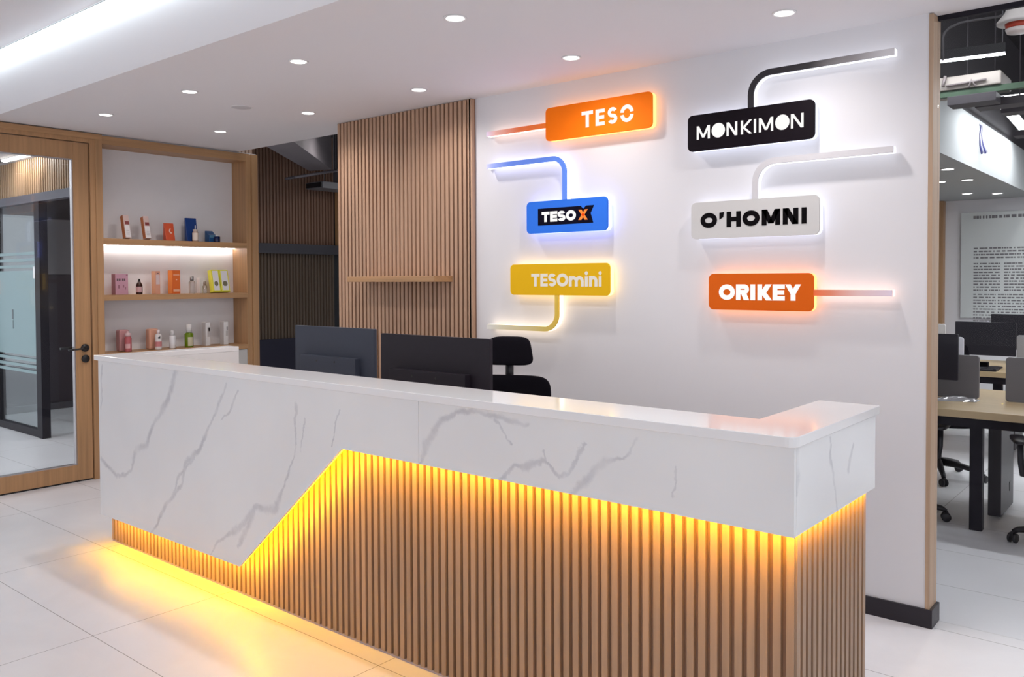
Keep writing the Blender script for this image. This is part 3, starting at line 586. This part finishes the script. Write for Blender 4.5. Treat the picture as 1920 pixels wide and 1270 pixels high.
# ---------- monitors, chair behind the desk
def monitor(label, loc, wd=.72, ht=.43, bodyc=(.030, .030, .038), rz=0, group=None, module=True, zt=.54):
    """back of the screen faces -Y"""
    t = thing('monitor', label, 'monitor', loc, group); t['loc'] = (0, 0, 0)
    m = mat('monitor_'+'%.3f' % bodyc[2], bodyc, .5, var=.05, spec=.25)
    MB().prism(rrect(-wd/2, wd/2, zt-ht, zt, .006), 'y', 0, .022).build('housing', m, t, .0015)
    MB().prism(rrect(-wd/2+.008, wd/2-.008, zt-ht+.012, zt-.008, .003), 'y', .022, .0235).build('screen', mat('screen_black', (.01, .01, .012), .15), t)
    if module:
        q = MB().prism(rrect(-wd*.36, wd*.34, zt-ht+.03, zt-.168, .004), 'y', -.038, 0).build('rear_module', m, t, .002)
        for xx in (-.10, .06): MB().lathe([(.006, -.0395), (.006, -.037)], (xx, 0, zt-.196), 10, 'y').build('screw', BLK, {'o': q, 'loc': (0, 0, 0)})
    MB().box(-.035, .035, -.055, -.038 if module else 0, .01, zt-.35).box(-.035, .035, -.055, .0, zt-.39, zt-.35).build('stand_neck', m, t, .003)
    MB().prism(rrect(-.13, .13, -.12, .08, .02), 'z', 0, .012).build('stand_base', m, t, .002)
    t['o'].rotation_euler = (0, 0, rz); return t
monitor('left dark monitor seen from behind on the reception desk', (-3.886, 3.07, .7405), .712, bodyc=(.040, .046, .066))
monitor('right dark monitor seen from behind on the reception desk', (-2.870, 2.86, .7405), .731, bodyc=(.016, .012, .018))

CH = mat('chair_mesh_black', (.006, .005, .008), .85, var=.15, vs=60, spec=.08); CHP = mat('chair_plastic', (.014, .012, .016), .42)
def chair(label, loc, rz, head=True, group=None):
    t = thing('office_chair', label, 'chair', loc, group); t['loc'] = (0, 0, 0)
    mb = MB()
    for k in range(5):
        a = math.radians(72*k+18); d = Vector((math.cos(a), math.sin(a), 0))
        mb.tube([d*.02+Vector((0, 0, .125)), d*.14+Vector((0, 0, .112)), d*.29+Vector((0, 0, .082)), d*.315+Vector((0, 0, .066))], [.030, .024, .017, .014], 10, True)
    mb.lathe([(.001, .09), (.04, .09), (.04, .145), (.001, .145)]).build('star_base', CHP, t)
    for k in range(5):
        a = math.radians(72*k+18); c = Vector((.315*math.cos(a), .315*math.sin(a), .0))
        mb = MB()
        for s_ in (-.016, .016): mb.lathe([(.001, s_-.008), (.022, s_-.008), (.0285, s_-.004), (.0285, s_+.004), (.022, s_+.008), (.001, s_+.008)], (0, 0, .0290), 18, 'y')
        mb.box(-.012, .012, -.008, .008, .03, .066).xf(Matrix.Translation(c) @ Matrix.Rotation(a+.6*k, 4, 'Z')).build('caster', CHP, t)
    MB().tube([(0, 0, .13), (0, 0, .30)], .027, 14).tube([(0, 0, .29), (0, 0, .41)], .016, 14).box(-.10, .10, -.12, .10, .40, .425).build('gas_column', CHP, t)
    MB().pillow((0, .02, .455), .25, .245, .040, .45, .45).build('seat', CH, t)
    bk = lambda x, y, z: (x*(1+.06*(z/.27)), y+.75*x*x-.10*z*z+.06*z, z)
    MB().pillow((0, -.24, .775), .235, .018, .262, .28, .28, bk, 40, 24).build('backrest', CH, t)
    MB().tube([(0, -.10, .41), (0, -.26, .43), (0, -.29, .55), (0, -.275, .80)], .022, 10, True, .014).build('spine', CHP, t)
    if head:
        hd_ = lambda x, y, z: (x*(1-.14*z/.075), y+1.2*x*x-.3*z, z)
        MB().pillow((0, -.255, 1.165), .130, .022, .076, .42, .42, hd_, 36, 20).build('headrest', CH, t)
        MB().tube([(0, -.262, .98), (0, -.268, 1.13)], .024, 10, True, .022).build('headrest_post', CHP, t)
    for s_ in (-1, 1):
        MB().tube([(s_*.20, -.02, .415), (s_*.275, -.02, .43), (s_*.285, -.04, .50), (s_*.285, -.02, .615)], .016, 10, True).pillow((s_*.285, 0, .622), .042, .125, .014, .5, .5).build('armrest', CHP, t)
    t['o'].rotation_euler = (0, 0, rz); return t
ch0 = chair('black headrest office chair between the right monitor and the yellow sign', (-2.805, 3.26, 0), math.pi+.45)

# ================================================================== CEILING FITTINGS
prof = [(.040, ZC-.0005), (.052, ZC-.0005), (.052, ZC-.004), (.046, ZC-.006), (.040, ZC-.003)]
names = {2.725: 'front row', 3.60: 'rear row'}
ordn = ['leftmost', 'second', 'third', 'fourth', 'fifth']
dl0 = None
for y, row in names.items():
    for k, x in enumerate((-5.90, -4.80, -3.71, -2.577, -1.443)):
        lab_ = 'round recessed ceiling downlight, %s from the left in the %s' % (ordn[k], row) if k else 'round recessed ceiling downlight, leftmost in the %s' % row
        if dl0 is None:
            dl0 = thing('downlight', lab_, 'ceiling light', (x, y, ZC), 'recessed downlights over the reception desk'); dl0['loc'] = (0, 0, 0)
            MB().lathe([(r, h-ZC) for r, h in prof]).build('trim_ring', WHITE, dl0)
            MB().lathe([(.001, -.001), (.039, -.001), (.039, -.003), (.001, -.0035)]).build('lens', emis('downlight_lens', (1, .98, .95), 9), dl0)
            ld = bpy.data.lights.new('beam', 'SPOT'); ld.energy = DOWN_W; ld.spot_size = math.radians(155); ld.spot_blend = 1; ld.shadow_soft_size = .035; ld.color = (1, .955, .93)
            lo = bpy.data.objects.new('beam', ld); col.objects.link(lo); lo.parent = dl0['o']; lo.location = (0, 0, -.02)
        else: dup(dl0, (x, y, ZC), None, lab_)
sp = thing('ceiling_speaker', 'flat round blank plate in the lowered ceiling between the two light rows', 'ceiling speaker', (-4.975, 3.195, ZC)); sp['loc'] = (0, 0, 0)
MB().lathe([(.001, -.0005), (.062, -.0005), (.062, -.003), (.056, -.005), (.001, -.005)]).build('grille', mat('speaker_grey', (.55, .53, .55), .6), sp)
MB().lathe([(.064, -.0003), (.070, -.0003), (.070, -.003), (.064, -.003)]).build('rim', WHITE, sp)
sp['o'].location = (-4.975, 3.195, ZC)
cv = thing('cove_light', 'long cool white light line at the foot of the raised ceiling', 'ceiling light', (-1.8, 2.22, ZU))
MB().box(-6.70, 3.1, 2.196, 2.243, ZU-.002, ZU+.002).build('diffuser', emis('cove_led', (.80, .94, 1), COVE_E), cv)
MB().box(-6.70, 3.1, 2.1935, 2.196, ZU-.004, ZU+.002).box(-6.70, 3.1, 2.243, 2.2465, ZU-.008, ZU+.002).build('profile', mat('profile_grey', (.5, .52, .54), .4), cv)

# ================================================================== CORRIDOR behind the slat panel
XC = -10.9
MB_ = MB().box(XC-.15, XC-.03, 3.6, 11, 0, 3.9)
wc = MB_.build('wall_corridor', mat('corridor_dark', (.05, .045, .055), .6)); struct(wc, 'dark corridor wall behind the reception', 'wall')
cs = thing('slat_panel', 'tall dark slatted wood panel on the corridor wall', 'wall panel', (XC, 7, 0))
MB().box(XC-.03, XC-.02, 5.0, 8.66, .1, 3.84).build('backing_board', BACK, cs)
mb = MB(); y = 5.0
while y < 8.64: mb.box(XC-.02, XC, y, y+.030, .1, 3.84); y += .0575
mb.build('slats', wood('slat_corridor', 'z', (.30, .18, .13), .5, .6), cs)
gp = thing('glass_partition', 'dark framed glass partition in front of the corridor slats', 'partition', (XC+.1, 7, 0))
MB().box(XC+.06, XC+.11, 4.95, 9.6, 1.955, 2.105).build('head_rail', mat('rail_grey', (.075, .075, .09), .45), gp, .003)
MB().box(XC+.06, XC+.11, 4.95, 9.6, .0, .67).build('lower_panel', mat('panel_navy', (.022, .022, .042), .25), gp, .003)
MB().box(XC+.08, XC+.09, 4.95, 9.6, .67, 1.955).build('glass_pane', glass('smoked_glass', (.86, .90, .90), .3), gp)
dg = thing('glass_partition', 'dark glazed partition at the end of the room behind the door', 'partition', (XC+.1, 4.4, 0))
MB().box(XC+.06, XC+.10, 3.62, 4.94, .08, 1.63).build('dark_glass', mat('purple_glass', (.030, .022, .032), .4), dg)
MB().box(XC+.06, XC+.10, 3.62, 4.94, 1.635, 2.30).build('grey_reflection', mat('grey_reflection', (.16, .15, .16), .4), dg)  # grey tone painted in for the reflection on the dark glass
MB().box(XC+.06, XC+.13, 3.62, 4.94, 0, .08).build('base_rail', mat('rail_dark', (.07, .065, .075), .4), dg)
ls = thing('slat_panel', 'narrow pale slat panel above the display cabinet', 'wall panel', (-7.03, 4.3, 2.4))
MB().box(-7.05, -7.04, 4.0, 4.645, 2.3, 3.6).build('backing_board', BACK, ls)
mb = MB(); y = 4.0
while y < 4.62: mb.box(-7.04, -7.02, y, y+.0245, 2.3, 3.6); y += .0393
mb.build('slats', wood('slat_pale', 'z', (.50, .36, .28), .5, .6), ls)
MB_ = MB().box(-7.2, -7.065, 3.06, 4.64, 0, 3.8).build('wall_side', WALL); struct(MB_, 'wall behind the display cabinet', 'wall')
bm_ = MB().hexa([(-7.367, 5.0, 2.906), (-6.904, 5.0, 2.905), (-6.904, 5.0, 3.35), (-7.367, 5.0, 3.35), (-10.65, 8.0, 3.22), (-10.109, 8.0, 3.198), (-10.109, 8.0, 3.7), (-10.65, 8.0, 3.7)]).build('trim_2', mat('beam_grey', (.22, .20, .22), .8)); struct(bm_, 'slanting grey ceiling beam in the dark corridor', 'beam')
ct = thing('cable_tray', 'dark hanging cable tray in the corridor ceiling', 'cable tray', (-9.5, 7.3, 2.95))
mb = MB().tube([(-9.5, 6.89, 2.931), (-9.5, 7.95, 3.17)], .018, 8).tube([(-9.7, 6.89, 2.93), (-9.7, 7.95, 3.17)], .018, 8)
for k in range(5): mb.tube([(-9.5, 6.95+.22*k, 2.944+.048*k), (-9.7, 6.95+.22*k, 2.944+.048*k)], .010, 6)
mb.build('ladder', mat('tray_grey', (.14, .13, .15), .5, .3), ct)
MB().tube([(-9.5, 7.55, 3.07), (-9.5, 7.55, 3.85)], .008, 8).tube([(-9.7, 7.75, 3.10), (-9.7, 7.75, 3.85)], .008, 8).build('hanger_rod', GREYM, ct)
ac = thing('fan_coil', 'grey air handling box hung in the corridor ceiling', 'air conditioner', (-10.5, 8.4, 2.98))
MB().box(-10.7, -10.3, 7.98, 8.9, 2.94, 3.04).build('casing', mat('casing_grey', (.20, .20, .22), .5), ac, .006)
MB().box(-10.68, -10.32, 7.96, 7.98, 2.955, 3.025).build('grille', BLK, ac)
MB().tube([(-10.35, 8.05, 3.04), (-10.35, 8.05, 3.85)], .006, 6).tube([(-10.35, 8.6, 3.04), (-10.35, 8.6, 3.85)], .006, 6).build('hanger_rod', GREYM, ac)
sh = thing('display_shelf', 'narrow lit oak shelving at the far end of the corridor', 'shelf', (XC, 9.1, 0))
MB().box(XC-.03, XC+.0, 8.70, 9.9, 2.0, 3.1).build('back_panel', mat('shelf_dark', (.04, .028, .024), .6), sh)
for z in (2.125, 2.58, 2.83): 
    MB().box(XC, XC+.18, 8.70, 9.9, z-.03, z+.03).build('shelf_board', WY, sh)
for z in (2.675, 2.945): MB().box(XC+.04, XC+.09, 8.72, 9.9, z-.012, z+.012).build('light_strip', emis('corridor_led', (1, .95, .9), 5), sh)
MB().box(XC, XC+.18, 8.68, 8.70, 2.0, 3.1).build('side_panel', WZ, sh)
cl = thing('corridor_light', 'small bright ceiling lamp at the end of the corridor', 'ceiling light', (-9.3, 7.6, 3.0))
MB().tube([(-9.9, 8.05, 2.995), (-9.9, 8.4, 2.995)], .018, 10).build('tube_lamp', emis('tube_led', (1, .98, .95), 8), cl)
MB().box(-9.93, -9.87, 8.02, 8.43, 3.013, 3.03).tube([(-9.9, 8.1, 3.03), (-9.9, 8.1, 3.85)], .006, 6).tube([(-9.9, 8.35, 3.03), (-9.9, 8.35, 3.85)], .006, 6).build('fitting', GREYM, cl)
for k, yy in enumerate((5.2, 6.8)):  # hidden lamps added to brighten the corridor slats
    cl2 = thing('corridor_light', 'unseen lamp added to brighten the corridor behind the slat panel', 'ceiling light', (-7.6, yy, 3.4), 'added corridor fill lamps'); cl2['loc'] = (0, 0, 0)
    MB().lathe([(.001, 0), (.16, 0), (.16, -.03), (.001, -.035)]).build('diffuser', emis('corridor_fill_lamp', (1, .96, .92), 120), cl2)
    MB().lathe([(.161, .002), (.17, .002), (.17, -.034), (.161, -.034)]).build('rim', WHITE, cl2); MB().tube([(0, 0, .002), (0, 0, .45)], .01, 8).build('drop_rod', BLK, cl2)

# ================================================================== ROOM BEHIND THE GLAZED DOOR
YP = 3.45
cr = MB().box(-17, -6.86, -2, 3.52, 2.775, 2.85).build('ceiling', mat('room_ceiling', (.50, .48, .49), .8)); struct(cr, 'grey ceiling of the room behind the glazed door', 'ceiling')
sw = thing('slat_panel', 'pale oak slats above the glass partition behind the door', 'wall panel', (-9.5, YP, 2.4))
MB().box(-13.5, -6.95, YP+.01, YP+.05, 2.42, 2.774).build('backing_board', BACK, sw)
mb = MB(); x = -13.5
while x < -6.98: mb.box(x, x+.030, YP-.012, YP+.01, 2.42, 2.774); x += .052
mb.build('slats', wood('slat_honey', 'z', (.48, .31, .18), .5, .6), sw)
gw = thing('glass_partition', 'black framed glass partition with frosted band seen through the door', 'partition', (-9.5, YP, 0))
frm = mat('frame_black', (.016, .014, .020), .5, spec=.15)
MB().box(-13.5, -6.95, YP-.03, YP+.05, 2.335, 2.42).build('head_rail', mat('rail_grey2', (.10, .10, .125), .45), gw, .003)
MB().box(-8.95, -8.83, YP-.04, YP+.04, 0, 2.335).box(-10.1, -10.0, YP-.04, YP+.04, 0, 2.335).box(-13.4, -8.95, YP-.03, YP+.03, 0, .075).build('frame', frm, gw, .003)
MB().box(-10.0, -8.95, YP-.006, YP+.006, .075, 2.335).box(-13.4, -10.1, YP-.006, YP+.006, .075, 2.335).build('glass_pane', glass('clear_glass', (.93, .97, .98), .4), gw)
fm_ = mat('frosted_film', (.42, .56, .58), .6, trans=.35); fm_.node_tree.nodes['Principled BSDF'].inputs['Alpha'].default_value = .72
mb = MB().box(-10.0, -8.95, YP-.010, YP-.007, .80, 1.66)
for z in (1.70, 1.765, 1.83, .755, .69, .635): mb.box(-10.0, -8.95, YP-.010, YP-.007, z-.012, z+.018)
mb.build('frosted_film', fm_, gw)
MB().box(-9.02, -8.95, YP-.03, YP+.03, 1.58, 1.70).build('hinge_plate', mat('hinge_steel', (.7, .69, .68), .3, .8), gw, .004)
MB().box(-9.62, -9.585, YP-.013, YP-.011, 1.16, 1.26).box(-9.60, -9.588, YP-.013, YP-.011, 1.06, 1.15).build('door_marking', mat('marking_grey', (.12, .14, .15), .5), gw)
wd_ = thing('window_1', 'bright bluish window with dark frame behind the frosted glass', 'window', (-12.5, 6, 0)); wd_['o']['kind'] = 'structure'
for x in (-13.8, -12.75, -11.3): MB().box(x, x+.09, 5.55, 5.63, 0, 2.3).build('mullion', frm, wd_)
MB().box(-14.5, -11.2, 5.55, 5.63, 1.90, 2.0).box(-14.5, -11.2, 5.55, 5.63, 0, .12).build('window_frame', frm, wd_)
MB().box(-14.5, -11.2, 5.60, 5.62, .12, 2.3).build('lit_pane', emis('daylight_pane', (.62, .82, .95), .95), wd_)
rl = thing('linear_light', 'slim ceiling lamp in the room behind the glazed door', 'ceiling light', (-9.1, 3.32, 2.77))
MB().box(-9.40, -8.75, 3.29, 3.335, 2.758, 2.772).build('diffuser', emis('room_led', (1, .95, .88), 40), rl, .004)
MB().box(-13, -7.4, 3.27, 3.355, 2.7722, 2.7745).build('track', mat('track_dark', (.10, .095, .11), .5), rl)
rm = thing('room_light', 'round ceiling lamp deeper in the room behind the glazed door', 'ceiling light', (-8.6, 1.6, 2.77)); rm['loc'] = (0, 0, 0)
MB().lathe([(.001, 0), (.17, 0), (.17, -.03), (.001, -.035)]).build('diffuser', emis('room_led2', (.93, .97, 1), 125), rm)
MB().lathe([(.171, .002), (.18, .002), (.18, -.034), (.171, -.034)]).build('rim', WHITE, rm)
dup(rm, (-10.6, 1.6, 2.77), None, 'unseen round lamp added to brighten the room behind the glazed door')  # second round lamp, added out of view to brighten the room

# ================================================================== OPEN OFFICE behind the glass on the right
gl = thing('window_2', 'full height glass wall of the open office right of the sign wall', 'window', (0, 4.1, 0)); gl['o']['kind'] = 'structure'
MB().box(-.942, 3.2, 4.092, 4.102, .012, ZC-.012).build('glass_pane', glass('office_glass', (.98, .985, .99), .12), gl)
MB().box(-.942, 3.2, 4.085, 4.110, ZC-.022, ZC).build('track', frm, gl)
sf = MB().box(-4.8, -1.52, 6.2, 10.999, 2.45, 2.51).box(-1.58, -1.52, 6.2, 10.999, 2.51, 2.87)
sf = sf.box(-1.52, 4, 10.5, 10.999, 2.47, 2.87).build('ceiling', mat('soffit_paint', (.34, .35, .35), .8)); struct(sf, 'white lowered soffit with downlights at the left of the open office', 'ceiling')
wq = MB().box(-1.58, -1.525, 6.2, 10.505, 2.872, 3.84).box(-1.525, 4, 10.505, 10.56, 2.872, 3.84).build('wall_upper', mat('dark_wall', (.03, .026, .03), .8)); struct(wq, 'dark wall zone above the office soffit', 'wall')
q0 = None
for k, (x, y) in enumerate(((-1.70, 7.72), (-1.98, 8.70), (-1.745, 8.69), (-2.03, 10.1), (-1.78, 10.3))):
    lab_ = ['small soffit downlight nearest the oak trim, highest of five', 'small soffit downlight half hidden by the oak trim', 'small soffit downlight in the middle of the soffit', 'small soffit downlight close to the far wall, left of a pair', 'small soffit downlight close to the far wall, right of a pair'][k]
    if q0 is None:
        q0 = thing('downlight', lab_, 'ceiling light', (x, y, 2.45), 'downlights in the office soffit'); q0['loc'] = (0, 0, 0)
        MB().lathe([(.001, 0), (.045, 0), (.045, -.004), (.001, -.005)]).build('lens', emis('office_lens', (1, .98, .95), 10), q0)
        MB().lathe([(.046, 0), (.056, 0), (.056, -.005), (.046, -.005)]).build('trim_ring', WHITE, q0)
    else: dup(q0, (x, y, 2.45), None, lab_)
pl = MB().box(-2.55, -2.44, 10.9, 11.0, 0, 2.47).build('trim_3', WZ); struct(pl, 'oak post at the left end of the far office wall', 'trim')
bo = thing('printed_board', 'large pale glass board covered with rows of small print on the far office wall', 'board', (-1.4, 10.97, 1.1))
MB().box(-2.265, .6, 10.96, 10.995, 1.08, 2.30).build('board_panel', mat('board_glass', (.60, .62, .61), .12), bo, .002)
mb = MB()
def textrow(x0, x1, z, h, y=10.958):
    x = x0
    while x < x1:
        wdt = random.uniform(.012, .05)
        mb.box(x, min(x+wdt, x1), y, y+.0015, z, z+h); x += wdt+random.choice((.006, .007, .018))
textrow(-2.135, -1.1, 2.225, .034)
for k in range(4): textrow(-2.13, -1.62, 1.875-k*.036, .017)
for k in range(10): textrow(-2.13, -1.86, 1.70-k*.034, .015); textrow(-1.82, -1.62, 1.70-k*.034, .016)
for k in range(10): textrow(-2.13, -1.90, 1.345-k*.034, .014); textrow(-1.88, -1.2, 1.345-k*.034, .015)
mb.build('small_print', mat('print_grey', (.16, .15, .16), .6), bo)

wtop = wood('desk_ash', 'x', (.45, .33, .19), .4, .5, .08)
def bench(label, x0, x1, y0, y1, legx, group='bench desks in the open office'):
    t = thing('bench_desk', label, 'desk', ((x0+x1)/2, (y0+y1)/2, 0), group)
    MB().box(x0, x1, y0, y1, .705, .75).build('desk_top', wtop, t, .002)
    MB().box(x0+.03, x1-.03, y0+.05, y0+.09, .645, .705).box(x0+.03, x1-.03, y1-.09, y1-.05, .645, .705).build('apron', frm, t)
    for lx in legx:
        for yy in (y0+.13, y1-.20): MB().box(lx-.035, lx+.035, yy, yy+.06, 0, .705).build('leg', frm, t, .003)
    lx = legx[-1]
    q = MB().box(lx+.0, lx+.075, y0+.50, y1-.23, .015, .66).build('cable_box', mat('cable_grey', (.040, .037, .045), .4), t, .004)
    MB().box(lx+.0755, lx+.077, y0+.78, y0+.82, .13, .19).build('socket', BLK, sub(q, t))
    return t
bench('ash topped bench desk nearest the glass wall', -2.7, .45, 5.615, 6.78, (-2.5, -1.095))
bench('ash topped bench desk behind the nearest one', -3.2, .3, 8.05, 9.2, (-3.0, -1.40))
scr = mat('divider_grey', (.135, .125, .130), .6)
def divider(label, x0, x1, y, h=.285, c=scr):
    t = thing('desk_divider', label, 'divider', ((x0+x1)/2, y, .7505), 'grey felt desk dividers')
    MB().prism(rrect(x0, x1, .7505, .7505+h, .02), 'y', y, y+.022).build('felt_panel', c, t, .003)
    MB().box(x0+.02, x1-.02, y-.004, y+.026, .7505, .765).build('foot_rail', GREYM, t)
divider('grey desk divider on the nearest bench, left of the gap', -2.4, -1.165, 6.19)
divider('grey desk divider on the nearest bench, right of the gap', -1.013, .2, 6.19)
divider('pale grey desk divider on the second bench behind the big monitor', -1.325, .2, 8.60, .285, mat('divider_pale', (.30, .29, .30), .6))
divider('white topped desk divider on the second bench beside the oak trim', -2.8, -1.90, 8.60, .365, mat('divider_white', (.62, .60, .60), .6))
G4 = 'dark monitors in the open office'
def omon(label, x, y, wd, ht, zt, c=(.016, .014, .020), rz=0):
    m = monitor(label, (x, y, .7508), wd, ht, c, rz, G4, False, zt)
    return m
omon('dark monitor on the nearest office bench beside the oak trim', -1.555, 6.02, .60, .30, .432)
omon('wide dark monitor on the second bench in the open office', -1.535, 8.38, .475, .295, .404)
omon('dark monitor furthest back below the printed board', -1.33, 9.02, .545, .33, .452)
lp = thing('laptop', 'pale laptop lid standing open behind the nearest grey divider', 'laptop', (-1.45, 6.5, .7508))
MB().box(-1.62, -1.30, 6.34, 6.56, .7508, .766).build('keyboard_deck', mat('laptop_grey', (.55, .56, .60), .35, .3), lp, .003)
MB().prism(rrect(-1.66, -1.335, .775, 1.130, .02), 'y', 6.575, 6.587).build('lid', mat('laptop_lid', (.66, .66, .72), .35), lp, .002)
kb = thing('keyboard', 'dark keyboard on the second bench desk', 'keyboard', (-1.5, 8.12, .7508))
MB().box(-1.75, -1.39, 8.07, 8.20, .7508, .770).build('key_bed', CHP, kb, .004)
mb = MB()
for i in range(12):
    for j in range(4): mb.box(-1.745+i*.0292, -1.72+i*.0292, 8.088+j*.027, 8.110+j*.027, .770, .775)
mb.build('keys', mat('key_black', (.02, .02, .024), .5), kb)
pb = thing('plastic_pouch', 'crumpled silvery plastic pouch on the nearest office bench', 'pouch', (-1.27, 6.02, .7508))
mb = MB(); nx, ny = 14, 6; vs = []
for i in range(nx+1):
    for j in range(ny+1):
        e = math.sin(math.pi*i/nx)*math.sin(math.pi*j/ny)
        vs.append((-1.40+.25*i/nx, 5.93+.13*j/ny+.1*i/nx, .7512+e*.022+random.uniform(0, .008)*(e > .05)))
mb.add(vs, [(i*(ny+1)+j, (i+1)*(ny+1)+j, (i+1)*(ny+1)+j+1, i*(ny+1)+j+1) for i in range(nx) for j in range(ny)])
n0 = len(vs); vs2 = [(v[0], v[1], .7509) for v in vs]
mb.add(vs2, [(i*(ny+1)+j, i*(ny+1)+j+1, (i+1)*(ny+1)+j+1, (i+1)*(ny+1)+j) for i in range(nx) for j in range(ny)])
mb.build('pouch_film', mat('silver_film', (.42, .40, .41), .18, .5), pb)
nb = MB().box(-1.56, -1.37, 5.78, 5.88, .7508, .763).build('notebook', CHP, None, .004); tag(nb, 'slim black notebook beside the silvery pouch', 'notebook')
chair('black office chair pushed under the nearest bench, mostly behind the oak trim', (-1.575, 5.74, 0), .06, False, 'black chairs in the open office')
chair('black office chair on the far side of the nearest bench', (-1.62, 7.12, 0), math.pi+.35, False, 'black chairs in the open office')
chair('black office chair at the right edge beside the nearest bench', (-.56, 5.62, 0), .30, False, 'black chairs in the open office')

def lin(label, pts, r=.020, led=('office_led', 55)):
    t = thing('linear_light', label, 'ceiling light', pts[0]); a, d = MB(), MB()
    for p, q in zip(pts, pts[1:]):
        p, q = Vector(p), Vector(q); u = (q-p).normalized(); n = Vector((-u.y, u.x, 0))*r
        p2, q2 = p-u*r, q+u*r
        d.hexa([p2+n, p2-n, q2-n, q2+n]+[v+Vector((0, 0, .003)) for v in (p2+n, p2-n, q2-n, q2+n)])
        n2 = n*1.05; z1, z2 = Vector((0, 0, .0125)), Vector((0, 0, .07))
        a.hexa([v+z1 for v in (p2+n2, p2-n2, q2-n2, q2+n2)]+[v+z2 for v in (p2+n2, p2-n2, q2-n2, q2+n2)])
    d.build('diffuser', emis(led[0], (.93, .97, 1), led[1]), t); a.build('housing', BLK, t)
    h = MB()
    for p in (pts[0], pts[-1]): h.tube([(p[0], p[1], p[2]+.07), (p[0], p[1], 3.85)], .003, 6)
    h.build('suspension_wire', GREYM, t); return t
lin('straight linear office lamp under the dark ceiling', [(-1.52, 5.80, 2.90), (-.995, 5.87, 2.90)], .016)
lin('rectangular loop linear lamp at the right of the office ceiling', [(-.2, 7.31, 2.90), (-1.262, 7.31, 2.90), (-1.36, 9.4, 2.90), (-.2, 9.4, 2.90)], .040)
lin('unseen linear lamp added at the right to brighten the open office', [(.3, 5.2, 2.90), (2.2, 5.2, 2.90)], .03, ('office_led_fill', OFF_E*1.5))  # this lamp and the next are added out of view to brighten the office
lin('unseen linear lamp added over the far desks to brighten the open office', [(.3, 8.4, 2.90), (2.2, 8.4, 2.90)], .03, ('office_led_fill', OFF_E*1.5))
du = thing('air_duct', 'beige wrapped air duct under the dark office ceiling', 'duct', (-1.2, 6.0, 2.8))
MB().box(-1.50, -1.022, 6.0, 6.35, 2.755, 2.840).build('duct_body', mat('duct_beige', (.36, .32, .29), .5, var=.15), du, .01)
MB().tube([(-1.20, 5.985, 2.75), (-1.185, 5.985, 2.80), (-1.16, 5.985, 2.75)], .007, 6).tube([(-1.33, 5.985, 2.78), (-1.10, 5.985, 2.79)], .007, 6).tube([(-1.35, 5.985, 2.78), (-1.335, 5.985, 2.845)], .010, 6).build('clips', mat('clip_grey', (.2, .17, .17), .5), du)
gb = MB().box(-1.50, -.6, 6.02, 6.06, 2.715, 2.752).build('green_pipe', mat('pipe_green', (.05, .09, .055), .5)); tag(gb, 'dark green pipe run under the beige duct', 'pipe')
for k, (x0, x1, y, z0, z1) in enumerate(((-1.326, -1.05, 6.0, 2.655, 2.712), (-1.215, -.6, 6.25, 2.665, 2.715), (-1.125, -.5, 6.6, 2.67, 2.715), (-1.1, -.5, 6.9, 2.55, 2.59))):
    lab_ = ['short dark ceiling channel below the green pipe', 'dark ceiling channel stepped right of the short one', 'dark ceiling channel beside the corner of the loop lamp', 'lowest dark ceiling channel hanging at the right'][k]
    o = MB().box(x0, x1, y, y+.16, z0, z1).tube([(x0+.1, y+.08, z1), (x0+.1, y+.08, 3.85)], .005, 6).build('ceiling_channel', mat('channel_dark', (.055, .048, .055), .6), None, .003); tag(o, lab_, 'ceiling channel', 'dark channels under the office ceiling')
cbm = [mat('cable_blue', (.05, .05, .18), .4), mat('cable_pale', (.55, .55, .68), .4)]
cbt = thing('cable_bundle', 'loose blue and white cables hanging below the office ceiling', 'cable', (-1.5, 8.0, 2.8))
for k in range(4):
    MB().tube([(-1.53, 8.0, 2.84), (-1.505+.004*k, 8.0, 2.82), (-1.515+.006*k, 8.0, 2.74), (-1.512+.010*k, 8.0, 2.66), (-1.500+.014*k, 8.0, 2.585+.01*(k % 2))], .008, 6).build('cable', cbm[k % 2], cbt)
fa = thing('fire_sounder', 'white and red fire alarm sounder under the dark office ceiling', 'alarm', (-.745, 4.8, 2.795)); fa['loc'] = (0, 0, 0)
MB().lathe([(.001, .10), (.045, .10), (.060, .055), (.095, .012), (.095, 0), (.001, 0)]).build('backplate', mat('sounder_white', (.62, .58, .55), .4), fa)
MB().lathe([(.001, 0), (.060, 0), (.056, -.026), (.001, -.026)]).build('red_band', mat('sounder_red', (.42, .045, .02), .35), fa)
MB().lathe([(.001, -.026), (.058, -.026), (.050, -.045), (.001, -.047)]).build('lens', mat('sounder_lens', (.66, .58, .55), .3), fa)
MB().tube([(0, 0, .10), (0, 0, 1.05)], .01, 8).build('drop_rod', BLK, fa)
cdt = MB().tube([(-1.128, 5.0, 2.72), (-1.129, 5.0, 2.84), (-1.120, 5.0, 2.866), (-1.098, 5.0, 2.886), (-1.046, 5.0, 2.902), (-.971, 5.0, 2.903), (-.86, 4.95, 2.885), (-.80, 4.85, 2.865)], .0065, 8).build('conduit', mat('conduit_grey', (.09, .085, .09), .5)); tag(cdt, 'thin grey flexible conduit looping from the oak trim to the sounder', 'conduit')
